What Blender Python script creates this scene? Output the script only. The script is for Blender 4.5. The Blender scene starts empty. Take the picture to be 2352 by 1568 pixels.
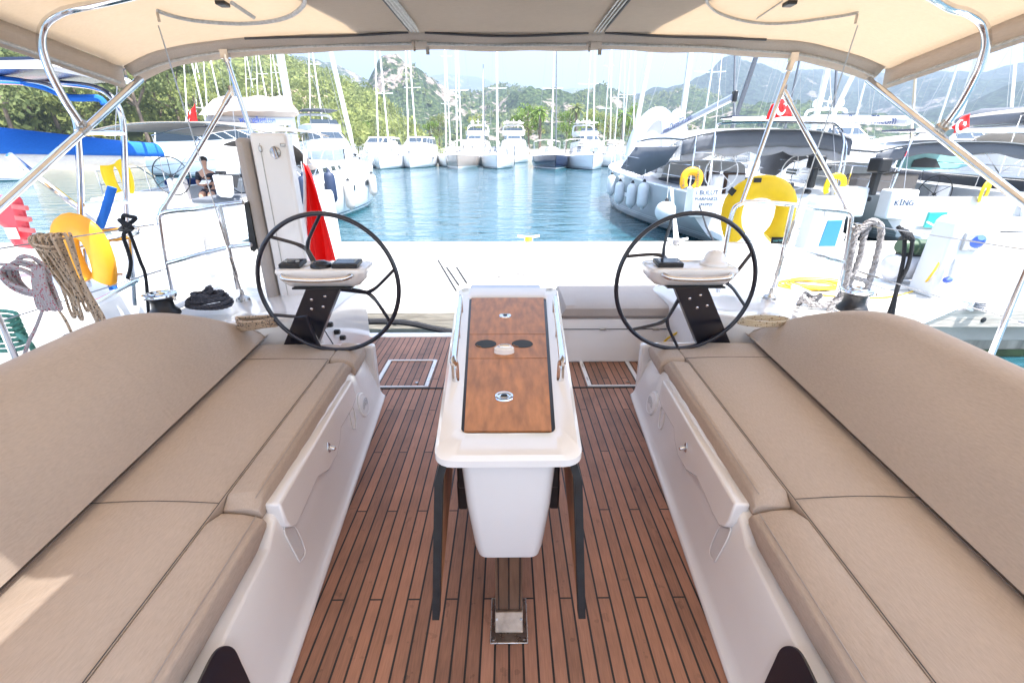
import bpy, bmesh, math, random
from mathutils import Vector, Matrix, noise
R=math.radians
sc=bpy.context.scene
# ---------------- camera, world, sun, exposure
F=1045.3; CX=1176.; CY=784.          # focal length in units of a 2352 px wide frame
def basis(yh,xv=1165.):
    th=math.atan((CY-yh)/F); ya=math.atan((CX-xv)/F*math.cos(th))
    f=Vector((math.sin(ya)*math.cos(th),math.cos(ya)*math.cos(th),-math.sin(th))); r=Vector((math.cos(ya),-math.sin(ya),0))
    return r,r.cross(f),f
WB=basis(340); BB=basis(368)
CAMW=Vector((0,0,2.1)); CAMB=Vector((0,0,1.45))
DELTA=math.atan((CY-340)/F)-math.atan((CY-368)/F)
FRAME=Matrix.Translation(CAMW)@Matrix.Rotation(-DELTA,4,'X')@Matrix.Translation(-CAMB)   # trim of the yacht against the water
cd=bpy.data.cameras.new('camera'); cam=bpy.data.objects.new('camera',cd); sc.collection.objects.link(cam)
r,u,f=WB
cam.matrix_world=Matrix.Translation(CAMW)@Matrix((r,u,-f)).transposed().to_4x4()
cd.sensor_width=36; cd.lens=16.0; cd.clip_start=.05; cd.clip_end=20000
sc.camera=cam
SUN=Vector((.36,-.24,1.0)).normalized()      # towards the sun
w=bpy.data.worlds.new('World'); sc.world=w; w.use_nodes=True
nt=w.node_tree; bg=nt.nodes['Background']; sky=nt.nodes.new('ShaderNodeTexSky')
sky.sky_type='NISHITA'; sky.sun_disc=False
sky.sun_elevation=math.asin(SUN.z); sky.sun_rotation=math.atan2(SUN.x,SUN.y)
sky.air_density=1.0; sky.dust_density=2.6; sky.ozone_density=1.0
nt.links.new(sky.outputs[0],bg.inputs[0]); bg.inputs[1].default_value=.11
sd=bpy.data.lights.new('sun','SUN'); sd.energy=4.6; sd.angle=R(.5); sd.color=(1,.965,.91)
so=bpy.data.objects.new('sun',sd); sc.collection.objects.link(so); so.rotation_euler=SUN.to_track_quat('Z','Y').to_euler()
sc.view_settings.view_transform='Standard'; sc.view_settings.look='None'; sc.view_settings.gamma=1
sc.view_settings.use_curve_mapping=False; sc.view_settings.exposure=2.33
# ---------------- pixel -> point helpers (d: 'B' yacht frame, 'W' world frame)
def ray(x,y,d):
    r,u,f=BB if d=='B' else WB
    return r*((x-CX)/F)-u*((y-CY)/F)+f
def at(x,y,Y,d='B'):
    q=ray(x,y,d); return (CAMB if d=='B' else CAMW)+q*(Y/q.y)
def atX(x,y,X,d='B'):
    q=ray(x,y,d); return (CAMB if d=='B' else CAMW)+q*(X/q.x)
def atZ(x,y,z,d='B'):
    q=ray(x,y,d); c=(CAMB if d=='B' else CAMW); return c+q*((z-c.z)/q.z)
# ---------------- mesh helpers
def smooth_path(P,n=6,closed=False):
    P=[Vector(p) for p in P]; N=len(P); out=[]
    rng=range(N) if closed else range(N-1)
    for i in rng:
        g=lambda k:P[k%N] if closed else P[max(0,min(N-1,k))]
        a,b,c,d=g(i-1),g(i),g(i+1),g(i+2)
        for k in range(n):
            t=k/n; out.append(.5*((2*b)+(c-a)*t+(2*a-5*b+4*c-d)*t*t+(3*b-a-3*c+d)*t**3))
    if not closed: out.append(P[-1])
    return out
class MB:
    def __init__(s): s.v=[]; s.f=[]
    def add(s,v,f):
        o=len(s.v); s.v+= [Vector(p) for p in v]; s.f+=[tuple(i+o for i in q) for q in f]; return s
    def box(s,c,d,rot=None):
        c=Vector(c); M=rot if rot is not None else Matrix.Identity(3)
        v=[c+M@Vector((x*d[0]/2,y*d[1]/2,z*d[2]/2)) for x in(-1,1) for y in(-1,1) for z in(-1,1)]
        return s.add(v,[(0,1,3,2),(4,6,7,5),(0,4,5,1),(2,3,7,6),(0,2,6,4),(1,5,7,3)])
    def tube(s,P,r,n=8,closed=False,flat=1.0):
        P=[Vector(p) for p in P]; N=len(P); rs=r if isinstance(r,(list,tuple)) else [r]*N
        v=[]; f=[]; T0=None; up=None
        for i in range(N):
            a=P[(i-1)%N] if closed else P[max(0,i-1)]; b=P[(i+1)%N] if closed else P[min(N-1,i+1)]
            t=(b-a); t=t.normalized() if t.length>1e-9 else Vector((0,0,1))
            if up is None: up=t.orthogonal().normalized()
            else:
                up=(up-t*up.dot(t)); up=up.normalized() if up.length>1e-6 else t.orthogonal().normalized()
            w_=t.cross(up)
            for k in range(n):
                an=2*math.pi*k/n; v.append(P[i]+(up*math.cos(an)+w_*math.sin(an)*flat)*rs[i])
        for i in range(N if closed else N-1):
            for k in range(n):
                j=(i+1)%N; f.append((i*n+k,i*n+(k+1)%n,j*n+(k+1)%n,j*n+k))
        if not closed: f+= [tuple(range(n))[::-1],tuple((N-1)*n+k for k in range(n))]
        return s.add(v,f)
    def lathe(s,c,prof,n=24,axis=(0,0,1)):
        c=Vector(c); q=Vector((0,0,1)).rotation_difference(Vector(axis).normalized()).to_matrix()
        v=[];f=[]
        for (r_,h) in prof:
            for k in range(n):
                a=2*math.pi*k/n; v.append(c+q@Vector((r_*math.cos(a),r_*math.sin(a),h)))
        for i in range(len(prof)-1):
            for k in range(n): f.append((i*n+k,i*n+(k+1)%n,(i+1)*n+(k+1)%n,(i+1)*n+k))
        f.append(tuple(range(n))[::-1]); f.append(tuple((len(prof)-1)*n+k for k in range(n)))
        return s.add(v,f)
    def grid(s,fn,nu,nv,wrap=False):
        v=[fn(i/nu,j/nv) for j in range(nv+1) for i in range(nu+1)]
        f=[(j*(nu+1)+i,j*(nu+1)+i+1,(j+1)*(nu+1)+i+1,(j+1)*(nu+1)+i) for j in range(nv) for i in range(nu)]
        return s.add(v,f)
    def loft(s,rings,cap=True,closed=True):
        n=len(rings[0]); v=[p for q in rings for p in q]; f=[]
        for i in range(len(rings)-1):
            for k in range(n if closed else n-1): f.append((i*n+k,i*n+(k+1)%n,(i+1)*n+(k+1)%n,(i+1)*n+k))
        if cap and closed: f+=[tuple(range(n))[::-1],tuple((len(rings)-1)*n+k for k in range(n))]
        return s.add(v,f)
    def prism(s,pts,vec):
        vec=Vector(vec); pts=[Vector(p) for p in pts]; return s.loft([pts,[p+vec for p in pts]])
    def sphere(s,c,r,nu=14,nv=9):
        r=(r,r,r) if not isinstance(r,(tuple,list)) else r; c=Vector(c)
        prof=[(max(.001,math.sin(math.pi*j/nv)),-math.cos(math.pi*j/nv)) for j in range(nv+1)]
        o=len(s.v); s.lathe((0,0,0),prof,nu)
        for i in range(o,len(s.v)): p=s.v[i]; s.v[i]=c+Vector((p.x*r[0],p.y*r[1],p.z*r[2]))
        return s
    def xf(s,M): s.v=[M@p for p in s.v]; return s
    def build(s,name,mat,parent=None,smooth=True,bevel=0,seg=2,solid=0,sub=0,ang=38,keep=None):
        o_=Vector(keep) if keep is not None else (ORI[parent.name] if parent else Vector((0,0,0)))
        me=bpy.data.meshes.new(name); me.from_pydata([p-o_ for p in s.v],[],s.f)
        bm=bmesh.new(); bm.from_mesh(me); bmesh.ops.remove_doubles(bm,verts=bm.verts,dist=1e-5); bmesh.ops.recalc_face_normals(bm,faces=bm.faces); bm.to_mesh(me); bm.free()
        me.materials.append(mat)
        if smooth:
            me.polygons.foreach_set('use_smooth',[True]*len(me.polygons))
            if not sub: me.set_sharp_from_angle(angle=R(ang))
        o=bpy.data.objects.new(name,me); sc.collection.objects.link(o)
        if parent: o.parent=parent
        ORI[o.name]=o_
        if solid: m=o.modifiers.new('solid','SOLIDIFY'); m.thickness=solid; m.offset=0
        if bevel: m=o.modifiers.new('bevel','BEVEL'); m.width=bevel; m.segments=seg; m.limit_method='ANGLE'; m.angle_limit=R(35)
        if sub: m=o.modifiers.new('sub','SUBSURF'); m.levels=sub; m.render_levels=sub
        return o
ORI={}
def tag(o,label,cat,group=None,kind=None):
    if label: o['label']=label
    if cat: o['category']=cat
    if group: o['group']=group
    if kind: o['kind']=kind
    return o
def place(o,loc,rz,fr):
    M=Matrix.Translation(Vector(loc))@Matrix.Rotation(rz,4,'Z')
    o.matrix_world=(FRAME@M) if fr=='B' else M
def thing(name,label,cat,loc=(0,0,0),group=None,fr='B',rz=0,local=False):
    """Empty at the thing's base; children are given in frame coordinates (local=False) or in the thing's own (local=True)"""
    o=bpy.data.objects.new(name,None); sc.collection.objects.link(o); o.empty_display_size=.2
    ORI[o.name]=Vector((0,0,0)) if local else Vector(loc)
    place(o,loc,rz,fr); return tag(o,label,cat,group)
def single(mb,name,label,cat,mat,fr='B',group=None,loc=None,**k):
    if loc is None:
        loc=Vector((sum(p.x for p in mb.v)/len(mb.v),sum(p.y for p in mb.v)/len(mb.v),min(p.z for p in mb.v)))
    o=mb.build(name,mat,None,keep=loc,**k); place(o,loc,0,fr); ORI[o.name]=Vector(loc); return tag(o,label,cat,group)
def struct(mb,name,mat,fr='W',**k):
    o=mb.build(name,mat,None,**k); place(o,(0,0,0),0,fr); o['kind']='structure'; return o
def dup(root,loc,fr='W',rz=0,label=None,group=None):
    c=root.copy(); sc.collection.objects.link(c); place(c,loc,rz,fr)
    if label: c['label']=label
    if group: c['group']=group
    for ch in list(root.children):
        d=ch.copy(); sc.collection.objects.link(d); d.parent=c
        for g in list(ch.children):
            e=g.copy(); sc.collection.objects.link(e); e.parent=d
    return c
def text(s,size,name,mat,parent,origin,xdir,updir,depth=.002,align='CENTER',label=None,sx=1):
    cu=bpy.data.curves.new(name,'FONT'); cu.body=s; cu.size=size; cu.extrude=depth; cu.align_x=align; cu.align_y='CENTER'
    t=bpy.data.objects.new('t',cu); me=bpy.data.meshes.new_from_object(t); bpy.data.objects.remove(t)
    X=Vector(xdir).normalized(); U=Vector(updir).normalized(); N=X.cross(U).normalized(); U=N.cross(X)
    M=Matrix((X*sx,U,N)).transposed(); O=Vector(origin)-(ORI[parent.name] if parent else Vector())
    for v in me.vertices: v.co=M@v.co+O
    me.materials.clear(); me.materials.append(mat)
    o=bpy.data.objects.new(name,me); sc.collection.objects.link(o)
    if parent: o.parent=parent; ORI[o.name]=ORI[parent.name]
    return o
# ---------------- materials
def mat(name,col,rough=.5,metal=0,var=0,vscale=8,bump=0,bscale=60,stretch=None,coat=0,trans=None,spec=None,coord='Object',alpha=None):
    m=bpy.data.materials.new(name); m.use_nodes=True; nt=m.node_tree; b=nt.nodes['Principled BSDF']; L=nt.links.new
    b.inputs['Base Color'].default_value=(*col,1); b.inputs['Roughness'].default_value=rough; b.inputs['Metallic'].default_value=metal
    if coat: b.inputs['Coat Weight'].default_value=coat; b.inputs['Coat Roughness'].default_value=.08
    if spec is not None: b.inputs['Specular IOR Level'].default_value=spec
    if alpha is not None: b.inputs['Alpha'].default_value=alpha
    if var or bump:
        tc=nt.nodes.new('ShaderNodeTexCoord'); mp=nt.nodes.new('ShaderNodeMapping'); L(tc.outputs[coord],mp.inputs[0])
        if stretch: mp.inputs['Scale'].default_value=stretch
    if var:
        n=nt.nodes.new('ShaderNodeTexNoise'); n.inputs['Scale'].default_value=vscale; n.inputs['Detail'].default_value=6; L(mp.outputs[0],n.inputs[0])
        mx=nt.nodes.new('ShaderNodeMix'); mx.data_type='RGBA'; mr=nt.nodes.new('ShaderNodeMapRange'); mr.inputs[1].default_value=.3; mr.inputs[2].default_value=.7
        L(n.outputs[0],mr.inputs[0]); L(mr.outputs[0],mx.inputs[0])
        mx.inputs[6].default_value=(*[c*(1-var) for c in col],1); mx.inputs[7].default_value=(*[min(1,c*(1+var)) for c in col],1)
        L(mx.outputs[2],b.inputs['Base Color'])
        rr=nt.nodes.new('ShaderNodeMapRange'); rr.inputs[3].default_value=max(0,rough-.08); rr.inputs[4].default_value=min(1,rough+.08); L(n.outputs[0],rr.inputs[0]); L(rr.outputs[0],b.inputs['Roughness'])
    if bump:
        n2=nt.nodes.new('ShaderNodeTexNoise'); n2.inputs['Scale'].default_value=bscale; n2.inputs['Detail'].default_value=4; L(mp.outputs[0],n2.inputs[0])
        bp=nt.nodes.new('ShaderNodeBump'); bp.inputs['Strength'].default_value=bump; bp.inputs['Distance'].default_value=.01; L(n2.outputs[0],bp.inputs['Height']); L(bp.outputs[0],b.inputs['Normal'])
    if trans is not None:
        t=nt.nodes.new('ShaderNodeBsdfTranslucent'); t.inputs[0].default_value=(*trans[:3],1); ms=nt.nodes.new('ShaderNodeMixShader'); ms.inputs[0].default_value=trans[3]
        out=nt.nodes['Material Output']; L(b.outputs[0],ms.inputs[1]); L(t.outputs[0],ms.inputs[2]); L(ms.outputs[0],out.inputs[0])
    return m
def M_(n): return n
GEL=mat('white_gelcoat',(.82,.80,.785),.16,var=.03,vscale=2.5,coat=.5,bump=.02,bscale=9)
GELF=mat('white_gelcoat_far',(.82,.82,.82),.25,var=.05,vscale=1.5)
DECKW=mat('nonskid_deck',(.74,.74,.73),.55,var=.05,vscale=3,bump=.15,bscale=220)
STEEL=mat('polished_stainless',(.72,.72,.73),.10,metal=1,var=.04,vscale=20)
STEELD=mat('worn_stainless',(.45,.42,.39),.28,metal=1,var=.25,vscale=30,bump=.1,bscale=50)
WIRE=mat('rigging_wire',(.45,.45,.45),.35,metal=.8)
CARBON=mat('dark_navy_paint',(.012,.014,.026),.30,coat=.4)
BLACK=mat('black_plastic',(.012,.012,.014),.4,var=.3,vscale=30)
RUBBER=mat('dark_rubber',(.02,.022,.024),.6,var=.3,vscale=25,bump=.1)
SCREEN=mat('display_glass',(.03,.035,.05),.05)
def fabric(name,col,scale=1.0,trans=None,streak=(26,5,26)):
    m=mat(name,col,.85,var=.04,vscale=2.0,trans=trans,spec=.15); nt=m.node_tree; L=nt.links.new; b=nt.nodes['Principled BSDF']
    tc=nt.nodes.new('ShaderNodeTexCoord'); mp=nt.nodes.new('ShaderNodeMapping'); mp.inputs['Scale'].default_value=[q*scale for q in streak]; L(tc.outputs['Object'],mp.inputs[0])
    n=nt.nodes.new('ShaderNodeTexNoise'); n.inputs['Scale'].default_value=9; n.inputs['Detail'].default_value=5; L(mp.outputs[0],n.inputs[0])
    n3=nt.nodes.new('ShaderNodeTexNoise'); n3.inputs['Scale'].default_value=2.2; n3.inputs['Detail'].default_value=3; L(tc.outputs['Object'],n3.inputs[0])
    old=b.inputs['Base Color'].links[0].from_socket
    mx=nt.nodes.new('ShaderNodeMix'); mx.data_type='RGBA'; mx.blend_type='MULTIPLY'; mx.inputs[0].default_value=1; L(old,mx.inputs[6])
    mr=nt.nodes.new('ShaderNodeMapRange'); mr.inputs[1].default_value=.3; mr.inputs[2].default_value=.7; mr.inputs[3].default_value=.93; mr.inputs[4].default_value=1.06; L(n.outputs[0],mr.inputs[0])
    cx=nt.nodes.new('ShaderNodeCombineColor'); [L(mr.outputs[0],cx.inputs[k]) for k in range(3)]; L(cx.outputs[0],mx.inputs[7]); L(mx.outputs[2],b.inputs['Base Color'])
    bp=nt.nodes.new('ShaderNodeBump'); bp.inputs['Strength'].default_value=.25; bp.inputs['Distance'].default_value=.002; L(n.outputs[0],bp.inputs['Height'])
    b2=nt.nodes.new('ShaderNodeBump'); b2.inputs['Strength'].default_value=.55; b2.inputs['Distance'].default_value=.03; L(n3.outputs[0],b2.inputs['Height']); L(bp.outputs[0],b2.inputs['Normal'])
    n4=nt.nodes.new('ShaderNodeTexNoise'); n4.inputs['Scale'].default_value=5.5; n4.inputs['Detail'].default_value=2; n4.inputs['Distortion'].default_value=2.2; L(tc.outputs['Object'],n4.inputs[0])
    b3=nt.nodes.new('ShaderNodeBump'); b3.inputs['Strength'].default_value=.32; b3.inputs['Distance'].default_value=.012; L(n4.outputs[0],b3.inputs['Height']); L(b2.outputs[0],b3.inputs['Normal']); L(b3.outputs[0],b.inputs['Normal'])
    return m
CUSH=fabric('beige_cushion_fabric',(.49,.40,.33))
CUSHG=fabric('pale_cushion_fabric',(.42,.375,.345))
CANVAS=fabric('beige_canopy_canvas',(.54,.47,.40),.6,trans=(.82,.70,.55,.41),streak=(5,20,20))
BLOCKC=fabric('sun_blocker_canvas',(.6,.55,.48),.6,trans=(.92,.80,.66,.46))  # translucent, so the added sheet also passes soft fill light
CANVASE=fabric('canopy_edge_canvas',(.52,.45,.385),.6,trans=(.6,.48,.38,.22))
SHADEC=fabric('added_shade_canvas',(.16,.14,.12),.6)
ZIP=mat('grey_zip_tape',(.42,.42,.41),.6,var=.2,vscale=60,bump=.3,bscale=200)
CREASE=mat('crease_shade',(.24,.185,.155),.8)
VINYL=mat('sun_dimming_vinyl',(.6,.58,.52),.3,alpha=.80)
PEDW=mat('pedestal_white',(.60,.62,.64),.35,var=.05,vscale=3)
SHOE=mat('tarnished_bracket',(.30,.24,.19),.38,metal=.9,var=.3,vscale=25,bump=.1,bscale=40)
GELSH=mat('shaded_gelcoat',(.70,.69,.69),.35)
ZIPD=mat('dark_seam',(.05,.05,.055),.6)
def teak(name,pitch=.045,caulk=.0068,joints=True,base=(.325,.155,.095)):
    m=bpy.data.materials.new(name); m.use_nodes=True; nt=m.node_tree; b=nt.nodes['Principled BSDF']; L=nt.links.new
    def mth(op,a,bv=None,c=None):
        n=nt.nodes.new('ShaderNodeMath'); n.operation=op
        for i,q in enumerate((a,bv,c)):
            if q is None: continue
            if isinstance(q,(int,float)): n.inputs[i].default_value=q
            else: L(q,n.inputs[i])
        return n.outputs[0]
    tc=nt.nodes.new('ShaderNodeTexCoord'); sp=nt.nodes.new('ShaderNodeSeparateXYZ'); L(tc.outputs['Object'],sp.inputs[0])
    u=mth('DIVIDE',sp.outputs[0],pitch); u=mth('ADD',u,200.0); idx=mth('FLOOR',u); fr=mth('FRACT',u)
    edge=mth('ABSOLUTE',mth('SUBTRACT',fr,.5)); line=mth('GREATER_THAN',edge,.5-caulk/pitch/2)
    if joints:
        v=mth('ADD',mth('DIVIDE',sp.outputs[1],.44),idx); v=mth('ADD',v,.35); q=mth('FRACT',mth('DIVIDE',v,3.0))
        jl=mth('LESS_THAN',q,.0045); line=mth('MAXIMUM',line,jl)
        seg=mth('FLOOR',mth('DIVIDE',v,3.0))
    else: seg=mth('MULTIPLY',idx,0.0)
    wn=nt.nodes.new('ShaderNodeTexWhiteNoise'); wn.noise_dimensions='2D'; cb=nt.nodes.new('ShaderNodeCombineXYZ'); L(idx,cb.inputs[0]); L(seg,cb.inputs[1]); L(cb.outputs[0],wn.inputs[0])
    mp=nt.nodes.new('ShaderNodeMapping'); mp.inputs['Scale'].default_value=(220,14,1); L(tc.outputs['Object'],mp.inputs[0])
    gn=nt.nodes.new('ShaderNodeTexNoise'); gn.inputs['Scale'].default_value=1; gn.inputs['Detail'].default_value=6; L(mp.outputs[0],gn.inputs[0])
    bn=nt.nodes.new('ShaderNodeTexNoise'); bn.inputs['Scale'].default_value=5; bn.inputs['Detail'].default_value=4; L(tc.outputs['Object'],bn.inputs[0])
    sn=nt.nodes.new('ShaderNodeTexNoise'); sn.inputs['Scale'].default_value=17; sn.inputs['Detail'].default_value=3; L(tc.outputs['Object'],sn.inputs[0])
    stain=mth('MULTIPLY',mth('GREATER_THAN',sn.outputs[0],.66),.18)
    k=mth('ADD',mth('MULTIPLY',wn.outputs[0],.46),mth('MULTIPLY',gn.outputs[0],.75)); k=mth('ADD',k,mth('MULTIPLY',bn.outputs[0],.8)); k=mth('SUBTRACT',mth('ADD',k,.0),stain)
    cc=nt.nodes.new('ShaderNodeCombineColor')
    for i,c in enumerate(base): L(mth('MULTIPLY',k,c),cc.inputs[i])
    mx=nt.nodes.new('ShaderNodeMix'); mx.data_type='RGBA'; L(line,mx.inputs[0]); L(cc.outputs[0],mx.inputs[6]); mx.inputs[7].default_value=(.012,.011,.012,1)
    L(mx.outputs[2],b.inputs['Base Color']); b.inputs['Roughness'].default_value=.55
    bp=nt.nodes.new('ShaderNodeBump'); bp.inputs['Strength'].default_value=.2; bp.inputs['Distance'].default_value=.002; L(gn.outputs[0],bp.inputs['Height']); L(bp.outputs[0],b.inputs['Normal'])
    return m
TEAK=teak('teak_planked_sole')
LID=mat('varnished_mahogany',(.46,.205,.09),.5,var=.28,vscale=3,stretch=(14,3,3),coat=.0,bump=.05,bscale=40)
WOODP=mat('post_teak',(.16,.085,.05),.5,var=.25,vscale=4,stretch=(14,14,2))
# ================= THE SETTING: water, quay, hills
def water_mat():
    m=bpy.data.materials.new('harbour_water'); m.use_nodes=True; nt=m.node_tree; b=nt.nodes['Principled BSDF']; L=nt.links.new
    b.inputs['Base Color'].default_value=(.018,.075,.10,1); b.inputs['Roughness'].default_value=.03; b.inputs['IOR'].default_value=1.75
    tc=nt.nodes.new('ShaderNodeTexCoord'); prev=None
    for sx,sy,s,st,di in ((.6,1.5,1.0,.8,.16),(1.0,2.2,3.0,.6,.05),(1.2,2.4,9,.35,.014)):
        mp=nt.nodes.new('ShaderNodeMapping'); mp.inputs['Scale'].default_value=(sx,sy,1); mp.inputs['Rotation'].default_value=(0,0,.12*s); L(tc.outputs['Object'],mp.inputs[0])
        n=nt.nodes.new('ShaderNodeTexNoise'); n.inputs['Scale'].default_value=s; n.inputs['Detail'].default_value=3; n.inputs['Distortion'].default_value=.4; L(mp.outputs[0],n.inputs[0])
        bp=nt.nodes.new('ShaderNodeBump'); bp.inputs['Strength'].default_value=st; bp.inputs['Distance'].default_value=di; L(n.outputs[0],bp.inputs['Height'])
        if prev: L(prev,bp.inputs['Normal'])
        prev=bp.outputs[0]
    L(prev,b.inputs['Normal']); return m
WATER=water_mat()
struct(MB().add([(-4000,-300,0),(4000,-300,0),(4000,4200,0),(-4000,4200,0)],[(0,1,2,3)]),'water',WATER)
CONC=mat('pale_concrete',(.40,.385,.35),.8,var=.22,vscale=1.3,bump=.2,bscale=25)
CONCD=mat('stained_concrete',(.22,.21,.18),.8,var=.35,vscale=3,bump=.4,bscale=14,stretch=(3,3,.6))
TIMB=mat('weathered_timber',(.42,.39,.34),.8,var=.3,vscale=4,stretch=(1,8,12),bump=.5,bscale=8)
ALGAE=mat('algae_band',(.03,.05,.02),.9,var=.5,vscale=6,bump=.5)
QN=4.42; QF=8.05; QZ=.58
q=MB(); q.box((0,(QN+QF)/2+.03,QZ-.2),(60,QF-QN-.06,.4)); quay=struct(q,'quay',CONC,bevel=.02)
q=MB(); q.box((0,QN-.02,QZ-.10),(60,.09,.19)); t_=q.build('timber_fender_rail',TIMB,quay,bevel=.01)
q=MB(); q.box((0,QF+.02,QZ-.10),(60,.09,.19)); q.build('timber_fender_rail',TIMB,quay,bevel=.01)
q=MB(); q.box((0,QN+.22,.07),(60,.30,.62)); q.build('float_face',CONCD,quay)
q=MB(); q.box((0,QN+.20,-.02),(60,.302,.20)); q.build('algae_line',ALGAE,quay)
hb=MB()
for x in (-1.15,1.95,2.95,4.9,6.4,-3.6,-6.2): hb.lathe((x,QN-.066,QZ-.11),[(.001,.004),(.022,.004),(.03,0),(.03,-.012)],12,(0,-1,0))
hb.build('bolt_recess',BLACK,quay)
# slots of the quay expansion plate
sl=MB()
for a,b_ in (((1006,597),(1048,668)),((1026,614),(1054,655)),((1049,614),(1072,650))):
    A=atZ(a[0],a[1],QZ+.004,'W'); Bp=atZ(b_[0],b_[1],QZ+.004,'W'); sl.tube([A,Bp],.012,6)
sl.build('drain_slot',RUBBER,quay)
# ---- hills
def hill_mat(name,green,green2,rock,rockth,scale,stripe=1.0,bump=1.0):
    m=bpy.data.materials.new(name); m.use_nodes=True; nt=m.node_tree; b=nt.nodes['Principled BSDF']; L=nt.links.new
    tc=nt.nodes.new('ShaderNodeTexCoord')
    def nz(s,d,dist=0):
        n=nt.nodes.new('ShaderNodeTexNoise'); n.inputs['Scale'].default_value=s; n.inputs['Detail'].default_value=d; n.inputs['Distortion'].default_value=dist; L(tc.outputs['Object'],n.inputs[0]); return n.outputs[0]
    def mr(v,a,b_,c=0,d=1):
        n=nt.nodes.new('ShaderNodeMapRange'); n.inputs[1].default_value=a; n.inputs[2].default_value=b_; n.inputs[3].default_value=c; n.inputs[4].default_value=d; L(v,n.inputs[0]); return n.outputs[0]
    def mix(f_,a,b_):
        n=nt.nodes.new('ShaderNodeMix'); n.data_type='RGBA'; L(f_,n.inputs[0])
        for i,q in ((6,a),(7,b_)):
            if isinstance(q,tuple): n.inputs[i].default_value=(*q,1)
            else: L(q,n.inputs[i])
        return n.outputs[2]
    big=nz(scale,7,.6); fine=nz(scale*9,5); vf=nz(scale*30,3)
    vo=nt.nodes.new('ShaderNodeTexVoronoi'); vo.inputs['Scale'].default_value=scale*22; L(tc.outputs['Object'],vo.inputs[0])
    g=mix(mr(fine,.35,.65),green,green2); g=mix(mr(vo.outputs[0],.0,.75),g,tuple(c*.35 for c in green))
    rk=mix(mr(vf,.35,.65),rock,tuple(c*.55 for c in rock))
    sm=nt.nodes.new('ShaderNodeMath'); sm.operation='ADD'; L(big,sm.inputs[0]); L(mr(fine,.3,.7,-.12,.12),sm.inputs[1])
    L(mix(mr(sm.outputs[0],rockth-.03,rockth+.03),g,rk),b.inputs['Base Color']); b.inputs['Roughness'].default_value=.95; b.inputs['Specular IOR Level'].default_value=.1
    bp=nt.nodes.new('ShaderNodeBump'); bp.inputs['Strength'].default_value=.9*bump; bp.inputs['Distance'].default_value=.25/scale*.06; L(vo.outputs[0],bp.inputs['Height']); bp.invert=True
    b2=nt.nodes.new('ShaderNodeBump'); b2.inputs['Strength'].default_value=.8*bump; b2.inputs['Distance'].default_value=.5/scale*.15; L(fine,b2.inputs['Height']); L(bp.outputs[0],b2.inputs['Normal']); L(b2.outputs[0],b.inputs['Normal'])
    return m
def interp(P,x):
    if x<=P[0][0]: return P[0][1]
    for a,b_ in zip(P,P[1:]):
        if x<=b_[0]:
            t=(x-a[0])/(b_[0]-a[0]); return a[1]+(b_[1]-a[1])*t
    return P[-1][1]
HS={}
def hill(name,ridge,d0,d1,m,amp,ns,step=3,nv=46,prof=.85,seed=0,jag=0):
    x0,x1=ridge[0][0],ridge[-1][0]; nu=int((x1-x0)/step)
    def fn(a,b_):
        x=x0+(x1-x0)*a; y=interp(ridge,x); dr=ray(x,y,'W'); hd=Vector((dr.x,dr.y)); dist=hd.length; k=dr.z/dist; hd/=dist
        s=b_/.8
        if s<=1: d=d0+(d1-d0)*s; h=max(0,k*d1+2.1)*(s**prof)
        else: s2=(s-1)/.25; d=d1+(d1-d0)*.35*s2; h=max(0,k*d1+2.1)*(1-.35*s2)
        px,py=hd.x*d,hd.y*d
        nz=noise.fractal(Vector((px/ns+seed,py/ns,seed*3.1)),1.0,2.0,5)
        w_=math.sin(min(1,s*2)*math.pi*.5)*(1 if s<.5 else max(.10,1-(s-.5)*2)) if s<=1 else .10
        z=h+nz*amp*w_+ (jag*noise.noise(Vector((px/ns*14,py/ns*14,seed)))*min(1,s*2))
        return (px,py,max(z,-1) if s>.02 else -2)
    HS[name]=fn
    return struct(MB().grid(fn,nu,nv),'hill',m,ang=80)
ridgeN=[(-900,40),(-300,30),(0,40),(300,60),(500,88),(600,112),(634,130),(665,146),(698,158),(741,174),(771,192),(806,207),(849,231),(888,249),(917,283),(940,305),(975,330),(1010,338)]
ridge2=[(600,120),(634,130),(693,131),(732,138),(761,145),(790,154),(810,164),(829,174),(849,182),(868,188),(900,205),(940,240),(980,300),(1010,330)]
ridge3=[(820,300),(846,236),(860,205),(874,186),(888,180),(905,172),(927,158),(939,158),(952,166),(968,169),(982,184),(1011,196),(1029,208),(1055,211),(1104,211),(1126,203),(1151,198),(1178,198),(1212,208),(1236,222),(1261,231),(1297,233),(1322,221),(1346,212),(1378,208),(1407,215),(1432,223),(1461,232),(1493,226),(1515,219),(1549,210),(1586,203),(1622,211),(1659,225),(1720,245),(1769,257),(1850,275),(1950,290),(2080,300),(2200,310),(2352,318),(2700,320)]
ridge4=[(1450,260),(1490,232),(1537,208),(1586,191),(1622,181),(1659,171),(1690,162),(1710,165),(1724,175),(1740,179),(1774,179),(1805,169),(1842,164),(1867,163),(1915,169),(1952,179),(1990,177),(2033,174),(2100,170),(2165,169),(2209,173),(2253,174),(2318,165),(2400,158),(2600,150),(2900,160),(3300,200)]
ridge5=[(700,250),(800,215),(850,190),(870,183),(890,178),(915,180),(960,178),(1009,171),(1020,166),(1040,170),(1060,172),(1090,173),(1110,180),(1135,187),(1160,190),(1185,200),(1230,214),(1260,210),(1290,206),(1310,204),(1340,204),(1380,212),(1450,214),(1550,200),(1700,196),(1900,210)]
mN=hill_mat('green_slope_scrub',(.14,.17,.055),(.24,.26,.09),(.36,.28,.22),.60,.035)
m2=hill_mat('grey_rock_scrub',(.06,.085,.035),(.10,.13,.05),(.26,.23,.205),.54,.012)
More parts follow.
